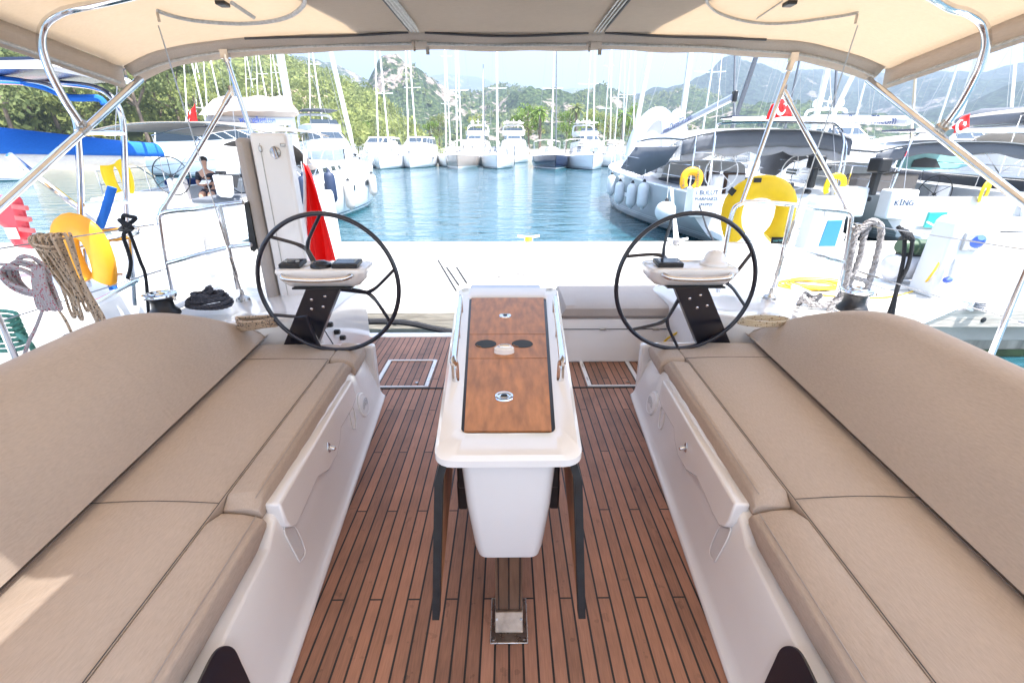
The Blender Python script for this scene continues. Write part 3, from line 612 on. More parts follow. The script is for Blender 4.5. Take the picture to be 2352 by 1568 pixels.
# ---------------- helms
def helm(s):
    L_='left' if s<0 else 'right'; X=s*.992; Yw=2.47; Z=.805; RR=.386
    t=thing('steering_wheel','large black steering wheel with three forked spokes at the %s helm'%L_,'wheel',(X,Yw,Z),'twin steering wheels')
    b=MB(); b.tube([(X+RR*math.cos(a),Yw,Z+RR*math.sin(a)) for a in [k*math.tau/72 for k in range(72)]],.0125,10,closed=True); b.build('rim',CARBON,t)
    A=(112,-10,-130) if s<0 else (132,4,-112)
    for a in A:
        q=MB(); an=R(a); rf=.235
        N_=Vector((X+rf*math.cos(an),Yw-.012,Z+rf*math.sin(an)))
        q.tube([Vector((X+.03*math.cos(an),Yw-.02,Z+.03*math.sin(an))),N_],[.019,.012],8,flat=.6)
        for d in (-24,24):
            a2=R(a+d); E=Vector((X+RR*math.cos(a2),Yw,Z+RR*math.sin(a2))); q.tube(smooth_path([N_-Vector((math.cos(an),0,math.sin(an)))*.02,N_.lerp(E,.25),E],4),[.012]*4+[.010]*4+[.009],8,flat=.7)
        q.build('spoke',CARBON,t)
    MB().lathe((X,Yw-.05,Z),[(.03,0),(.045,.02),(.045,.06),(.02,.08)],20,(0,1,0)).build('hub',BLACK,t)
    # pedestal column with console
    p=thing('helm_console','white instrument console on a black slanted column at the %s wheel'%L_,'console',(s*1.25,2.60,.42),'helm consoles')
    cx0=s*.955 if s<0 else s*.955
    cb=MB(); hw=.088
    top_=[Vector((cx0+x,2.32+y,.850)) for x,y in ((-hw,0),(hw,0),(hw,.055),(-hw,.055))]; bot=[Vector((s*1.30+x*1.2,2.62+y,.36)) for x,y in ((-hw,0),(hw,0),(hw,.055),(-hw,.055))]
    cb.loft([bot,top_]); co=cb.build('column',CARBON,p,bevel=.004)
    bl=MB()
    for (dx,dz) in ((-.035,.75),(.03,.772),(.045,.70),(-.015,.685)):
        k=(.850-dz)/.49; c=Vector((cx0+(s*1.30-cx0)*k+dx,2.32+.30*k-.002,dz)); bl.lathe(c,[(.001,.004),(.007,.003),(.009,0)],10,(0,-1,-.6))
    bl.build('bolt',STEEL,co)
    cc=s*.948; W2=.228
    pod=MB(); R_=[]
    for z,w_,y0,y1,r_ in ((.845,.165,2.30,2.44,.03),(.852,.185,2.275,2.46,.04),(.885,.215,2.25,2.47,.05),(.925,W2,2.235,2.475,.05),(.940,W2-.004,2.238,2.472,.05),(.945,W2-.012,2.245,2.465,.05)):
        P=[]
        for (sx,y,dy) in ((1,y0,1),(1,y1,-1),(-1,y1,-1),(-1,y0,1)):
            q=[Vector((cc+sx*(w_-r_*(1-math.sin(a))),y+dy*r_*(1-math.cos(a)),z+(.0))) for a in [k*math.pi/10 for k in range(6)]]
            if (sx,dy) in ((1,-1),(-1,1)): q=q[::-1]
            P+=q
        R_.append(P)
    pod.loft(R_); po=pod.build('console_pod',GEL,p)
    MB().box((cc-(.0 if s<0 else -.02),2.33,.843),(.30,.14,.008)).build('under_plate',BLACK,p)
    h=MB(); h.tube(smooth_path([(cc-.17,2.245,.918),(cc-.165,2.215,.917),(cc-.13,2.195,.908),(cc,2.192,.902),(cc+.13,2.195,.908),(cc+.165,2.215,.917),(cc+.17,2.245,.918)],5),.0125,10); h.build('grab_handle',STEEL,p)
    def inst(x,w_,name):
        q=MB(); q.loft([[Vector((cc+x+sx*w_/2,y,.946+zz+(y-2.26)*.10)) for sx,y in ((-1,2.26),(1,2.26),(1,2.36),(-1,2.36))] for zz in (0,.022)]); k=q.build(name,BLACK,p,bevel=.004)
        MB().add([Vector((cc+x+sx*w_/2*.8,y,.9695+(y-2.26)*.10)) for sx,y in ((-1,2.275),(1,2.275),(1,2.345),(-1,2.345))],[(0,1,2,3)]).build('display',SCREEN,k)
        return k
    if s<0:
        k=inst(-.145,.105,'autopilot_keypad'); kk=MB(); [kk.box((cc-.145+x,2.30,.976),(.016,.012,.008)) for x in (-.03,.03)]; kk.build('button',ZIP,k)
        inst(.13,.13,'plotter')
        MB().lathe((cc,2.30,.946),[(.052,0),(.052,.012),(.048,.018),(.040,.020),(.02,.026),(.001,.027)],28).build('round_dial',BLACK,p)
        MB().sphere((cc,2.30,.968),(.036,.036,.014)).build('dial_dome',SCREEN,p)
    else:
        inst(-.125,.13,'plotter')
        q=MB(); q.lathe((cc+.125,2.34,.946),[(.070,0),(.068,.012),(.056,.022),(.054,.024),(.050,.045),(.036,.066),(.015,.075),(.001,.076)],30); q.build('compass_cover',GEL,p)
helm(-1); helm(1)
# ---------------- canopy (bimini)
cn=thing('bimini_canopy','beige canvas canopy overhead with zips and a curved chrome frame','canopy',(0,1.0,2.1))
YH=3.38
HEMZ=[(0,2.10),(.62,2.108),(1.3,2.092),(1.85,2.058),(2.13,2.012),(2.30,1.963),(2.43,1.915),(2.7,1.80)]
def hz_(a):
    a=abs(a); return .25*interp(HEMZ,a-.08 if a>.08 else 0)+.5*interp(HEMZ,a)+.25*interp(HEMZ,a+.08)
def ztop(x,y):
    a=abs(x); k=max(0,(YH-y)); z=hz_(x)+.078
    z+=.035*min(1,k/1.2)+ (.075*min(1,k/.9) if a>1.6 else .075*min(1,k/.9)*(a/1.6)**3)
    return z
def xe(y): return 2.43+.0*y
def can(u,v,off=0):
    y=.44+.02*math.sin(u*95)*(1-v)**8+(YH-.04-.44)*v; x=(2*u-1)*xe(y); z=ztop(x,y); k=math.exp(-((y-YH+.12)/.05)**2); return Vector((x,y,z+off-.014*k+.006*math.sin(x*6+y*3)*max(0,abs(x)-1.5)))
cv=MB(); cv.grid(lambda u,v:can(u,v),72,50); cv.build('canvas',CANVAS,cn,solid=.004)
hm=MB(); hm.grid(lambda u,v:(lambda x:Vector((x*(1-.004*v),YH-.08+.10*v+.006*math.sin(x*7),ztop(x,YH)-.004-.075*v-.006*math.sin(v*3.1)+.004*math.sin(x*11))))((2*u-1)*2.40),90,5); hm.build('aft_hem',CANVASE,cn,solid=.004)
def ontop(px,py,dz=.012):
    z=2.15
    for _ in range(8): q_=atZ(px,py,z); z=ztop(q_.x,min(q_.y,YH))-dz
    return atZ(px,py,z)
for s in (-1,1):
    m=lambda x:x if s<0 else 2352-x+8
    sd_=MB(); sd_.grid(lambda u,v:(lambda y:Vector((s*(2.43-.004+.012*v),y,ztop(2.43,y)-.125*v)))(.44+(YH-.05-.44)*u),30,3); sd_.build('side_hem',CANVASE,cn,solid=.004)
    MB().tube([Vector((s*2.428,y,ztop(2.43,y)-.10)) for y in [.44+(YH-.54)*k/14 for k in range(15)]],.011,6,flat=.6).build('side_zip',ZIP,cn)
    P=[(s*(.55+.05*(YH-y)),y) for y in (YH-.10,YH-.4,YH-.8,YH-1.4,1.0)]
    lz=MB()
    for w0 in (-.02,.0,.02): lz.tube([Vector((x+w0,y,ztop(x,y)-.010)) for x,y in P],.0105,6,flat=.5)
    lz.build('roof_zip',ZIP,cn); MB().tube([Vector((x+s*.038,y,ztop(x,y)-.008)) for x,y in P],.006,5).build('zip_edge',ZIPD,cn)
    W_=[(360,25),(395,37),(440,47),(500,53),(560,55),(620,50),(665,38),(692,18),(700,0),(695,-30)]
    if s>0: W_=[(1970,30),(1935,37),(1880,45),(1820,53),(1760,55),(1700,47),(1650,30),(1625,8),(1625,-12),(1632,-40)]
    pts=[ontop(px,py) for px,py in W_]
    MB().tube(smooth_path(pts,5),.011,6,flat=.6).build('window_zip',ZIP,cn)
    hz=MB(); hz.tube([pts[0]+Vector((0,0,-.008)),pts[0]+Vector((0,0,-.05))],.007,6); hz.build('zip_pull',STEELD,cn)
    q_=ontop(510 if s<0 else 1815,3,.0); bk=MB(); bk.box(q_+Vector((0,0,-.012)),(.05,.06,.02)); bk.build('strap_buckle',BLACK,cn,bevel=.005)
    bk=MB(); bk.tube([ontop(530 if s<0 else 1795,5,.008),ontop(585 if s<0 else 1740,42,.008)],.012,5,flat=.3); bk.build('strap',ZIP,cn)
    cz=MB(); cz.tube(smooth_path([ontop(m(x),y,.03) for x,y in ((250,172),(290,135),(340,110),(380,100),(422,92))],5),.016,6,flat=.45); cz.build('corner_zip',ZIP,cn)
    cz=MB(); cz.tube(smooth_path([ontop(m(x),y,.03) for x,y in ((265,176),(300,150),(350,128),(400,118),(450,112),(485,108))],5),.006,5); cz.build('piping_or_crease_shade',ZIPD,cn)
    MB().tube(smooth_path([Vector((s*x,YH-.030,ztop(x,YH)-.056)) for x in (2.38,2.3,2.2,2.05,1.9,1.75,1.6)],4),.012,6,flat=.6).build('hem_zip',ZIP,cn)
for x0,x1 in ((-1.6,-.60),(-.50,.50),(.60,1.6)):
    MB().tube([Vector((x,YH-.030,ztop(x,YH)-.056)) for x in [x0+(x1-x0)*k/14 for k in range(15)]],.012,6,flat=.6).build('hem_zip',ZIP,cn)
    MB().tube([Vector((x0+(x1-x0)*k/14,YH-.10,ztop(x0+(x1-x0)*k/14,YH)-.012-.012*math.sin(k/14*3.14))) for k in range(15)],.007,5).build('bow_sleeve_seam',ZIPD,cn)
for x in (-.55,.55):
    k=MB(); k.box((x,YH-.03,ztop(x,YH)-.035),(.095,.02,.026)); k.box((x+.045,YH+.012,ztop(x,YH)-.07),(.022,.012,.075)); k.tube([(x-.03,YH-.04,ztop(x,YH)-.04),(x-.03,YH-.04,ztop(x,YH)-.10)],.007,6); k.build('zip_end_clip',STEELD,cn)
dl=MB(); dl.grid(lambda u,v:(lambda y:Vector(((2*u-1)*(.86+.16*(YH-y)/.5),y,ztop(0,y)+.04)))(2.0+(YH-2.02)*v),10,20); dl.build('added_shade_sheet',SHADEC,cn,solid=.004)  # dark sheet added above the canvas to shade its middle
def fpart(P,r_,name='frame_tube',m_=STEEL,n=6,seg=12): 
    return MB().tube(smooth_path(P,n),r_,seg).build(name,m_,cn)
for s in (-1,1):
    m=lambda x:x if s<0 else 2352-x+8
    XS=s*2.36
    cor=Vector((s*2.34,YH-.04,1.93)); lo_=atX(m(0),472,XS)
    d=lo_-cor; fpart([cor,cor+d*.4,lo_,cor+d*1.5,cor+d*2.0],.021,'side_strut')
    j=atX(m(192),298,s*2.35)
    Pb=[j+Vector((0,0,.02))]+[atX(m(x),y,s*X_) for x,y,X_ in ((172,265,2.345),(150,232,2.34),(122,180,2.33),(103,135,2.32),(94,92,2.30),(104,55,2.26),(138,30,2.18),(180,18,2.1))]
    e=Pb[-1]; Pb+=[Vector((s*1.9,e.y-.01,ztop(1.9,e.y)-.03)),Vector((s*1.4,e.y-.02,ztop(1.4,e.y)+.04))]
    fpart(Pb,.019,'bow_tube')
    hg=MB(); hg.box(j+Vector((0,-.005,.02)),(.035,.035,.06)); hg.tube([j-d*.03,j+d*.03],.024,10); hg.tube([Pb[0],Pb[0]+(Pb[1]-Pb[0])*.45],.023,10); hg.build('hinge_clamp',STEELD,cn)
    tp=Vector((s*1.76,YH-.03,2.045)); bt_=Vector((s*1.60,3.24,1.17)) if s>0 else Vector((-1.60,3.40,1.45))
    if s<0: tp=at(517,125,YH-.03); bt_=at(580,315,3.40)
    else: tp=at(1822,132,YH-.03); bt_=at(1703,468,3.24)
    fpart([tp,tp.lerp(bt_,.5),bt_],.0155,'prop_tube')
    md=at(533,210,3.37) if s<0 else at(1798,208,3.34); cr=Vector((s*2.345,3.2,1.115)); fpart([md,md.lerp(cr,.5),cr],.0155,'prop_tube')
    k=MB(); k.tube([tp,tp+(bt_-tp)*.09],.021,8); k.box(tp,(.05,.03,.05)); k.build('top_bracket',STEEL,cn); k=MB(); k.tube([md+Vector((0,0,.03)),md+Vector((0,0,-.03))],.021,8); k.tube([md+(cr-md)*.0,md+(cr-md)*.10],.021,10); k.build('hinge_clamp',STEEL,cn); k=MB(); k.tube([cr+(md-cr)*.02,cr+(md-cr)*.07],.020,10); k.build('rail_clamp',STEEL,cn)
# ---------------- push-pits, stanchions, lifelines, backstays (parts of the yacht)
for s in (-1,1):
    pp=MB()
    inner=[(s*1.7,3.24,1.182),(s*1.60,3.24,1.17),(s*1.555,3.24,1.10),(s*1.55,3.24,.8),(s*1.55,3.24,.545)] if s>0 else [(s*1.80,3.25,1.182)]
    pp.tube(smooth_path([(s*2.42,3.2,.52),(s*2.40,3.2,.80),(s*2.37,3.2,1.04),(s*2.35,3.2,1.105),(s*2.29,3.205,1.128),(s*2.1,3.22,1.145),(s*1.95,3.24,1.165)]+inner,5),.0165,10)
    pp.tube([(s*2.41,3.2,.775),(s*2.15,3.22,.84),(s*1.95,3.24,.885),(s*(1.55 if s>0 else 1.80),3.24,.90)],.015,10)
    pp.tube([(s*1.96,3.235,1.165),(s*1.965,3.24,.58)],.0155,10); pp.build('push_pit',STEEL,yt)
    ll=MB(); st=[(2.33,2.0),(2.36,.55),(2.37,-.5)]
    ll.tube([(s*2.36,3.19,1.05),(s*2.34,2.0,1.075),(s*2.37,.3,1.09),(s*2.37,-.6,1.09)],.0035,6); ll.tube([(s*2.41,3.19,.74),(s*2.345,2.0,.76),(s*2.37,.3,.77),(s*2.37,-.6,.77)],.0035,6)
    ll.build('lifeline',WIRE,yt)
    for P_ in ([(s*2.36,3.13,1.05),(s*2.357,2.9,1.058)],[(s*2.40,3.13,.742),(s*2.385,2.85,.748)],[(s*2.345,1.95,.76),(s*2.35,1.66,.762)]): MB().tube(P_,.007,8).build('turnbuckle',STEELD,yt)
    for x,y in st[:2]: MB().tube([(s*(x+.01),y,.47),(s*x,y,1.085)],[.014,.0125],10).build('stanchion',STEEL,yt)
    bs=MB(); A=Vector((s*1.95,3.25,.55)); Q_=at(378 if s<0 else 1955,105,3.02); T=A+(Q_-A)*9; B0=A+(T-A)*.13; bs.tube([A,A+(T-A)*.118],.0038,6); bo=bs.build('backstay',WIRE,yt)
    d=(T-A).normalized(); MB().tube([A+d*.02,A+d*.12,A+d*.121,A+d*.27],[.006,.006,.013,.013],8).build('turnbuckle',STEELD,yt); MB().tube([A+d*.36,A+d*.52],.010,8).build('swage_fitting',STEELD,yt); MB().lathe(A+Vector((0,0,-.06)),[(.05,0),(.045,.02),(.015,.04),(.012,.08)],14).build('chain_plate',STEELD,yt)
# ---------------- fold-up seat slab at the left quarter
t=thing('fold_up_seat','tall white transom seat panel folded upright with its beige cushion, by the left wheel','seat panel',(-1.58,3.35,.42))
b=MB(); b.box((-1.595,3.38,1.02),(.25,.10,1.20)); so_=b.build('seat_panel',GEL,t,bevel=.02)
b=MB(); b.box((-1.775,3.42,1.0),(.085,.22,1.18)); b.build('cushion',CUSHG,t,bevel=.03)
k=MB(); k.box((-1.655,3.327,1.52),(.022,.008,.04)); k.build('latch_hole',STEELD,so_,bevel=.006); k=MB(); k.lathe((-1.56,3.33,1.50),[(.001,.012),(.012,.012),(.034,.008),(.038,0)],20,(0,-1,0)); k.tube([(-1.56,3.31,1.53),(-1.545,3.30,1.46)],.011,8); k.build('latch',STEELD,so_); MB().box((-1.655,3.3285,.98),(.004,.004,1.15)).build('panel_seam',ZIP,so_)
MB().box((-1.50,3.33,1.545),(.035,.02,.022)).build('hinge',STEELD,so_,bevel=.005)
BRK=MB(); BRK.prism([at(x,y,3.30) for x,y in ((560,466),(570,462),(590,570),(583,578),(575,574))],(0,.02,0)); BRK.build('hinge_bracket',BLACK,t)
# flag and staff
RED=mat('red_flag_cloth',(.82,.03,.03),.7,var=.08,vscale=6,trans=(.95,.05,.04,.45)); WHT=mat('white_paint',(.8,.8,.8),.5)
t=thing('ensign','drooping red ensign on a white staff behind the left wheel','flag',(-1.53,3.62,.35))
p0=at(700,345,3.62); p1=at(702,715,3.62); MB().tube([p0,p1],.013,8).build('staff',WHT,t)
def fl(u,v):
    L0=at(700,375+345*v,3.62); w_=.35*(v**.75)*(1 if v<.70 else 1-.9*(v-.70)/.3); return L0+Vector((u*w_,.045*math.sin(u*11+v*2.5)*(.3+v)+.02*math.sin(u*23+1),0))
MB().grid(fl,26,30).build('cloth',RED,t,solid=.002)
# ---------------- winches and ropes
def winch(c,label):
    t=thing('winch',label,'winch',c,'deck winches'); c=Vector(c)
    MB().lathe(c,[(.085,0),(.085,.015),(.075,.03),(.062,.045),(.058,.08),(.064,.10),(.085,.112),(.088,.118)],30).build('drum',BLACK,t)
    MB().lathe(c+Vector((0,0,.118)),[(.088,0),(.092,.006),(.090,.016),(.070,.022),(.055,.020),(.052,.026),(.03,.027),(.028,.022),(.001,.022)],30).build('self_tailer',STEEL,t)
    MB().tube(smooth_path([c+Vector((.07,-.02,.13)),c+Vector((.10,-.03,.125)),c+Vector((.11,-.03,.10))],4),.008,6).build('rope_arm',STEELD,t)
cL=atZ(380,722,.56); winch(cL,'black and chrome winch on the left side deck beside a dark rope coil'); cR=atZ(1955,712,.58); winch(cR,'black and chrome winch on the right side deck under hanging grey rope')
def ropemat(name,c1,c2,per=60,th=.6):
    m=mat(name,c1,.8,bump=.5,bscale=180); nt=m.node_tree; L=nt.links.new; b=nt.nodes['Principled BSDF']; tc=nt.nodes.new('ShaderNodeTexCoord')
    v=nt.nodes.new('ShaderNodeTexVoronoi'); v.inputs['Scale'].default_value=per; L(tc.outputs['Object'],v.inputs[0]); g=nt.nodes.new('ShaderNodeMath'); g.operation='LESS_THAN'; g.inputs[1].default_value=th*.5; L(v.outputs[0],g.inputs[0])
    mx=nt.nodes.new('ShaderNodeMix'); mx.data_type='RGBA'; L(g.outputs[0],mx.inputs[0]); mx.inputs[6].default_value=(*c1,1); mx.inputs[7].default_value=(*c2,1); L(mx.outputs[2],b.inputs['Base Color']); return m
RT=ropemat('tan_flecked_rope',(.50,.38,.27),(.02,.02,.03),75,.56); RG=ropemat('grey_red_rope',(.36,.33,.34),(.35,.05,.08),85,.6); RK=mat('dark_braided_rope',(.055,.058,.075),.85,var=.35,vscale=60,bump=1,bscale=130); RGY=mat('grey_braided_rope',(.30,.29,.30),.85,var=.4,vscale=60,bump=1,bscale=120); RGN=mat('green_rope',(.08,.26,.20),.8,var=.3,vscale=50,bump=.8,bscale=120); RY=mat('yellow_hose',(.75,.48,.02),.5,var=.1); RB=mat('black_rope',(.012,.013,.018),.8,bump=1,bscale=150)
rnd=random.Random(3)
def braid(mb,P,r,n=6,turns=None):
    P=smooth_path(P,n); T=sum((P[i+1]-P[i]).length for i in range(len(P)-1)); acc=0
    for ph in range(3):
        Q=[]; acc=0
        for i,p in enumerate(P):
            if i: acc+=(P[i]-P[i-1]).length
            t=(P[min(i+1,len(P)-1)]-P[max(i-1,0)]).normalized(); a=t.orthogonal().normalized(); a=Vector((0,1,0)).cross(t); a=a.normalized() if a.length>.1 else t.orthogonal().normalized(); b_=t.cross(a); an=acc/(r*7)*math.tau+ph*math.tau/3; Q.append(p+(a*math.cos(an)+b_*math.sin(an))*r*.55)
        mb.tube(Q,r*.62,6)
m_=MB(); c=atZ(485,703,.565)
for k in range(8):
    rx=(.135,.11,.13,.085,.12,.10,.06,.09)[k]; ry=rx*.72; z=.014+.010*k; ox,oy=rnd.uniform(-.01,.01),rnd.uniform(-.01,.01)
    braid(m_,[c+Vector((ox+rx*math.cos(a*.5236),oy+ry*math.sin(a*.5236),z+.006*math.sin(a+k))) for a in range(13)],.012,5)
braid(m_,[c+Vector((-.10,-.06,.02)),c+Vector((-.04,-.03,.07)),c+Vector((.02,0,.10)),c+Vector((.0,.03,.12)),c+Vector((-.03,.0,.09))],.012)
single(m_,'rope_coil','heap of dark blue grey braided rope on the left side deck','rope',RK)
m_=MB(); c=atZ(592,752,.545)
for k in range(6): m_.tube(smooth_path([c+Vector((x*.11+k*.004,y*.055-.006*k,.012+.010*k+.01*math.sin(x*3+k))) for x,y in ((-1,0),(-.5,.8),(.5,.9),(1,.1),(.6,-.8),(-.5,-.8))],5,True),.0085,7,closed=True)
single(m_,'rope_coil','coil of tan flecked rope lying behind the left seat end','rope',RT)
def hank(px0,px1,ytop,ends,Y0,r,m,label,seed,n=9,loose=None):
    """rope hung over the lifeline: n strands from the top knot to loops at the given pixel ends"""
    rn=random.Random(seed); mb=MB(); z=MB()
    for k in range(n):
        u=k/(n-1); a=at(px0+(px1-px0)*u,ytop+rn.uniform(-6,6),Y0-.012*(k%3)); e=ends[int(u*(len(ends)-1)+.5)]; ex,ey=e[0]+rn.uniform(-12,12),e[1]+rn.uniform(-30,12)
        b_=at(ex,ey,Y0-.02*(k%2)+.03); off=Vector((.018+rn.uniform(0,.014),-.01,0)); md=a.lerp(b_,.5)+Vector((rn.uniform(-.012,.012),rn.uniform(-.02,.01),0))
        mb.tube(smooth_path([a+Vector((0,.03,.01)),a+Vector((-.005,0,.022)),a+Vector((0,-.02,-.01)),md,b_+Vector((0,0,.03)),b_+off*.5+Vector((0,0,-.004)),b_+off+Vector((0,0,.03)),md+off+Vector((rn.uniform(-.01,.01),.01,0)),a+off+Vector((0,.03,-.005)),a+off+Vector((-.01,.04,.02))],5),r,7)
    a=at(px0+8,ytop+10,Y0-.03); b_=at(px1-6,ytop+14,Y0-.03)
    for k in range(2): 
        z0=-.02*k+.01; mb.tube(smooth_path([a+Vector((0,.03,z0)),a.lerp(b_,.1)+Vector((0,-.02,z0)),a.lerp(b_,.5)+Vector((0,-.035,z0-.004)),a.lerp(b_,.9)+Vector((0,-.02,z0-.01)),b_+Vector((0,.03,z0-.01))],4),r,7)
    if loose: mb.tube(smooth_path([at(x,y,Y0-.02) for x,y in loose],5),r,7)
    return single(mb,'rope_coil',label,'rope',m)
hank(78,140,552,[(138,640),(160,705),(172,715),(190,722),(212,728),(236,738),(225,728),(200,716)],2.28,.0068,RT,'tan rope with black flecks coiled and hung on the left lifeline',5,13,[(75,600),(90,640),(120,690),(150,735),(165,765),(185,795),(215,815)])
mb=MB(); c=at(72,640,2.05)
for k in range(9):
    a0=-.5+.05*k; rx=.10-.004*k; rz=.045+.006*k; mb.tube(smooth_path([c+Vector((rx*math.cos(a)*math.cos(a0)-rz*math.sin(a)*math.sin(a0)-.02+.01*math.sin(k*2.1),.008*k-.03,rx*math.cos(a)*math.sin(a0)+rz*math.sin(a)*math.cos(a0)+.012*math.cos(k*1.7))) for a in [q*math.tau/9 for q in range(9)]],4,True),.0075,7,closed=True)
for k in range(8): mb.tube(smooth_path([c+Vector((.05+.006*k,-.02,.06)),c+Vector((.03+.008*k,-.03,-.02)),c+Vector((.0+.012*k,-.02,-.12-.004*(k%3))),c+Vector((.01+.012*k,-.01,-.135)),c+Vector((.04+.006*k,0,-.02))],5),.0075,7)
mb.tube(smooth_path([at(105,690,2.03),at(85,745,2.03),at(60,800,2.02),at(40,880,2.0)],4),.0075,7)
single(mb,'rope_coil','grey rope with red flecks bundled beside the tan coil on the left lifeline','rope',RG)
mb=MB(); c=at(8,750,2.2)
for k in range(7): mb.tube(smooth_path([c+Vector((.12*math.cos(a)-.03,.03*math.sin(a),-.10+.026*k+.02*math.sin(a))) for a in [q*math.tau/8 for q in range(8)]],4,True),.010,7,closed=True)
mb.tube(smooth_path([at(40,768,2.15),at(65,785,2.1),at(85,815,2.1),at(110,835,2.1)],4),.012,7); kn=at(98,822,2.1); mb.tube(smooth_path([kn+Vector((.025*math.cos(a),.01*math.sin(2*a),.02*math.sin(a))) for a in [q*math.tau/7 for q in range(8)]],4),.012,7)
single(mb,'rope_coil','green rope wound at the left edge with a knotted end','rope',RGN)
# black rope tied on left lifeline, hanging down
mb=MB(); k0=(278,508)
mb.tube(smooth_path([at(x,y,2.9) for x,y in ((283,512),(284,495),(297,497),(311,501),(297,515),(290,530),(284,545),(300,600),(293,640))],6),.012,8); mb.tube(smooth_path([at(x,y,2.89) for x,y in ((292,525),(302,545),(322,600),(332,625),(337,660),(341,720),(342,728))],6),.010,8)
for k in range(4): mb.tube(smooth_path([at(274+k*6,505+k*3,2.87),at(285+k*6,518+k*2,2.85),at(276+k*7,528,2.93)],4),.013,8)
single(mb,'rope_end','black rope knotted on the left lifeline beside the push pit with two tails','rope',RB)
mb=MB(); 
for dx in (0,.0): pass
mb.tube(smooth_path([at(x,y,2.95) for x,y in ((2078,535),(2074,600),(2055,680),(2038,730),(2030,760))],6),.012,8); mb.tube(smooth_path([at(x,y,2.93) for x,y in ((2082,530),(2095,555),(2085,610),(2062,660),(2050,720),(2045,745))],6),.012,8)
for k in range(5): mb.tube(smooth_path([at(2062+k*7,520+k*4,2.9),at(2076+k*5,540+k*3,2.87),at(2068+k*7,548,2.97)],4),.013,8)
single(mb,'rope_end','black rope knotted on the right lifeline with a long doubled tail','rope',RB)
mb=MB()
braid(mb,[at(x,y,3.05) for x,y in ((1965,520),(1960,560),(1948,620),(1952,680),(1950,725))],.019,6); braid(mb,[at(x,y,3.02) for x,y in ((2000,512),(1985,540),(1975,590),(1955,640),(1930,680),(1900,700),(1870,700),(1845,688))],.019,6); braid(mb,[at(x,y,3.0) for x,y in ((1975,530),(2000,508),(2022,520),(2020,560),(2005,620),(1995,650),(1985,700),(1975,720))],.019,6); braid(mb,[at(x,y,3.0) for x,y in ((2005,510),(1965,540),(1950,620),(1935,680),(1908,705),(1905,730),(1925,742))],.019,6); braid(mb,[at(x,y,3.0) for x,y in ((1948,630),(1970,640),(1995,648))],.015,6)
c=at(1860,690,3.1)
for k in range(4): braid(mb,[c+Vector((.055*math.cos(a)+.01*k-.02,.03*math.sin(a),.02*math.sin(a*2+k)+.012*k-.01)) for a in [q*math.tau/8 for q in range(9)]],.013,5)
single(mb,'mooring_rope','thick grey braided rope looped over the right push pit','rope',RGY)
# orange horseshoe buoys
YEL=mat('yellow_buoy_cover',(.92,.66,.01),.5,var=.08,vscale=8,bump=.5,bscale=7,trans=(.9,.55,.02,.1))
def horseshoe(c,rx,rz,label,m,fr='B',yaw=0,th=.085,open_=.55,group=None,straps=True,tilt=0):
    c=Vector(c); t=thing('horseshoe_buoy',label,'life buoy',c,group,fr); b=MB(); P=[]; n=26
    L0=smooth_path([(-rx*.60,0,-rz*1.05),(-rx*.86,0,-rz*.70),(-rx,0,-rz*.20)],3); L1=[Vector((-rx*math.cos(q*math.pi/12),0,rz*.18+math.sin(q*math.pi/12)*rz*.80)) for q in range(13)]
    P=L0+L1+[Vector((-p.x,0,p.z)) for p in L0[::-1]]; n=len(P)-1
    M=Matrix.Rotation(yaw,3,'Z')@Matrix.Rotation(tilt,3,'Y'); P=[c+M@p for p in P]
    b.tube(P,[th*(.86+.14*math.sin(math.pi*i/n)) for i in range(n+1)],16); b.xf(Matrix.Translation(c)@M.to_4x4()@Matrix.Diagonal((1,.5,1,1))@M.to_4x4().inverted()@Matrix.Translation(-c)); b.build('float',m,t)
    if straps:
        for i in (4,n-4):
            k_=MB(); k_.tube([P[i],P[i]+(P[i+1]-P[i])*.6],th*.95,14); k_.xf(Matrix.Translation(c)@M.to_4x4()@Matrix.Diagonal((1,.55,1,1))@M.to_4x4().inverted()@Matrix.Translation(-c)); k_.build('patch',BLACK,t)
    return t,P,M
RX=at(1742,488,3.36)
t,P_,M_=horseshoe(RX,.192,.180,'big yellow horseshoe life buoy hanging on our right push pit',YEL,th=.078,straps=False)
lb=MB(); lc=at(1787,552,3.30); lb.box(lc,(.10,.004,.045)); lo=lb.build('maker_label',BLACK,t); text('martek',.026,'label_text',mat('label_teal',(.15,.5,.5),.5),lo,lc+Vector((0,-.003,0)),(1,0,.08),(0,0,1),.0004)
k=at(1681,440,3.325); MB().box(k,(.045,.006,.045),Matrix.Rotation(.6,3,'Y')).build('patch',BLACK,t); k=at(1740,414,3.325); MB().box(k,(.05,.01,.03)).build('patch',BLACK,t)
# yellow hose under the right wheel
mb=MB(); mb.tube(smooth_path([at(1518,800,3.1),at(1530,780,3.1),at(1560,762,3.0),at(1590,755,2.9),at(1640,760,2.85)],5),.008,7); single(mb,'hose','yellow hose end beside the rating plate behind the right wheel','hose',RY)
mb=MB(); c=atZ(1745,745,.56)
for k in range(4): mb.tube(smooth_path([c+Vector((.13*math.cos(a)+.01*k,.06*math.sin(a),.01+.008*k)) for a in [q*math.tau/8 for q in range(8)]],4,True),.006,6,closed=True)
single(mb,'rope_coil','thin pale rope coil on the bright right side deck','rope',ropemat('cream_rope',(.6,.5,.35),(.2,.1,.03),60,.5))
# sheet blocks on the left coaming foot
mb=MB()
for (x,y) in ((755,745),(772,762),(785,775)):
    c=atX(x,y,-1.19); mb.box(c,(.04,.03,.03)); mb.lathe(c+Vector((.02,0,0)),[(.001,.006),(.016,.006),(.018,0)],12,(1,0,0))
mb.tube([atX(745,758,-1.19),atX(765,790,-1.10)],.004,6); single(mb,'rope_clutch','black rope blocks on the left coaming below the wheel','block',BLACK,bevel=.003)
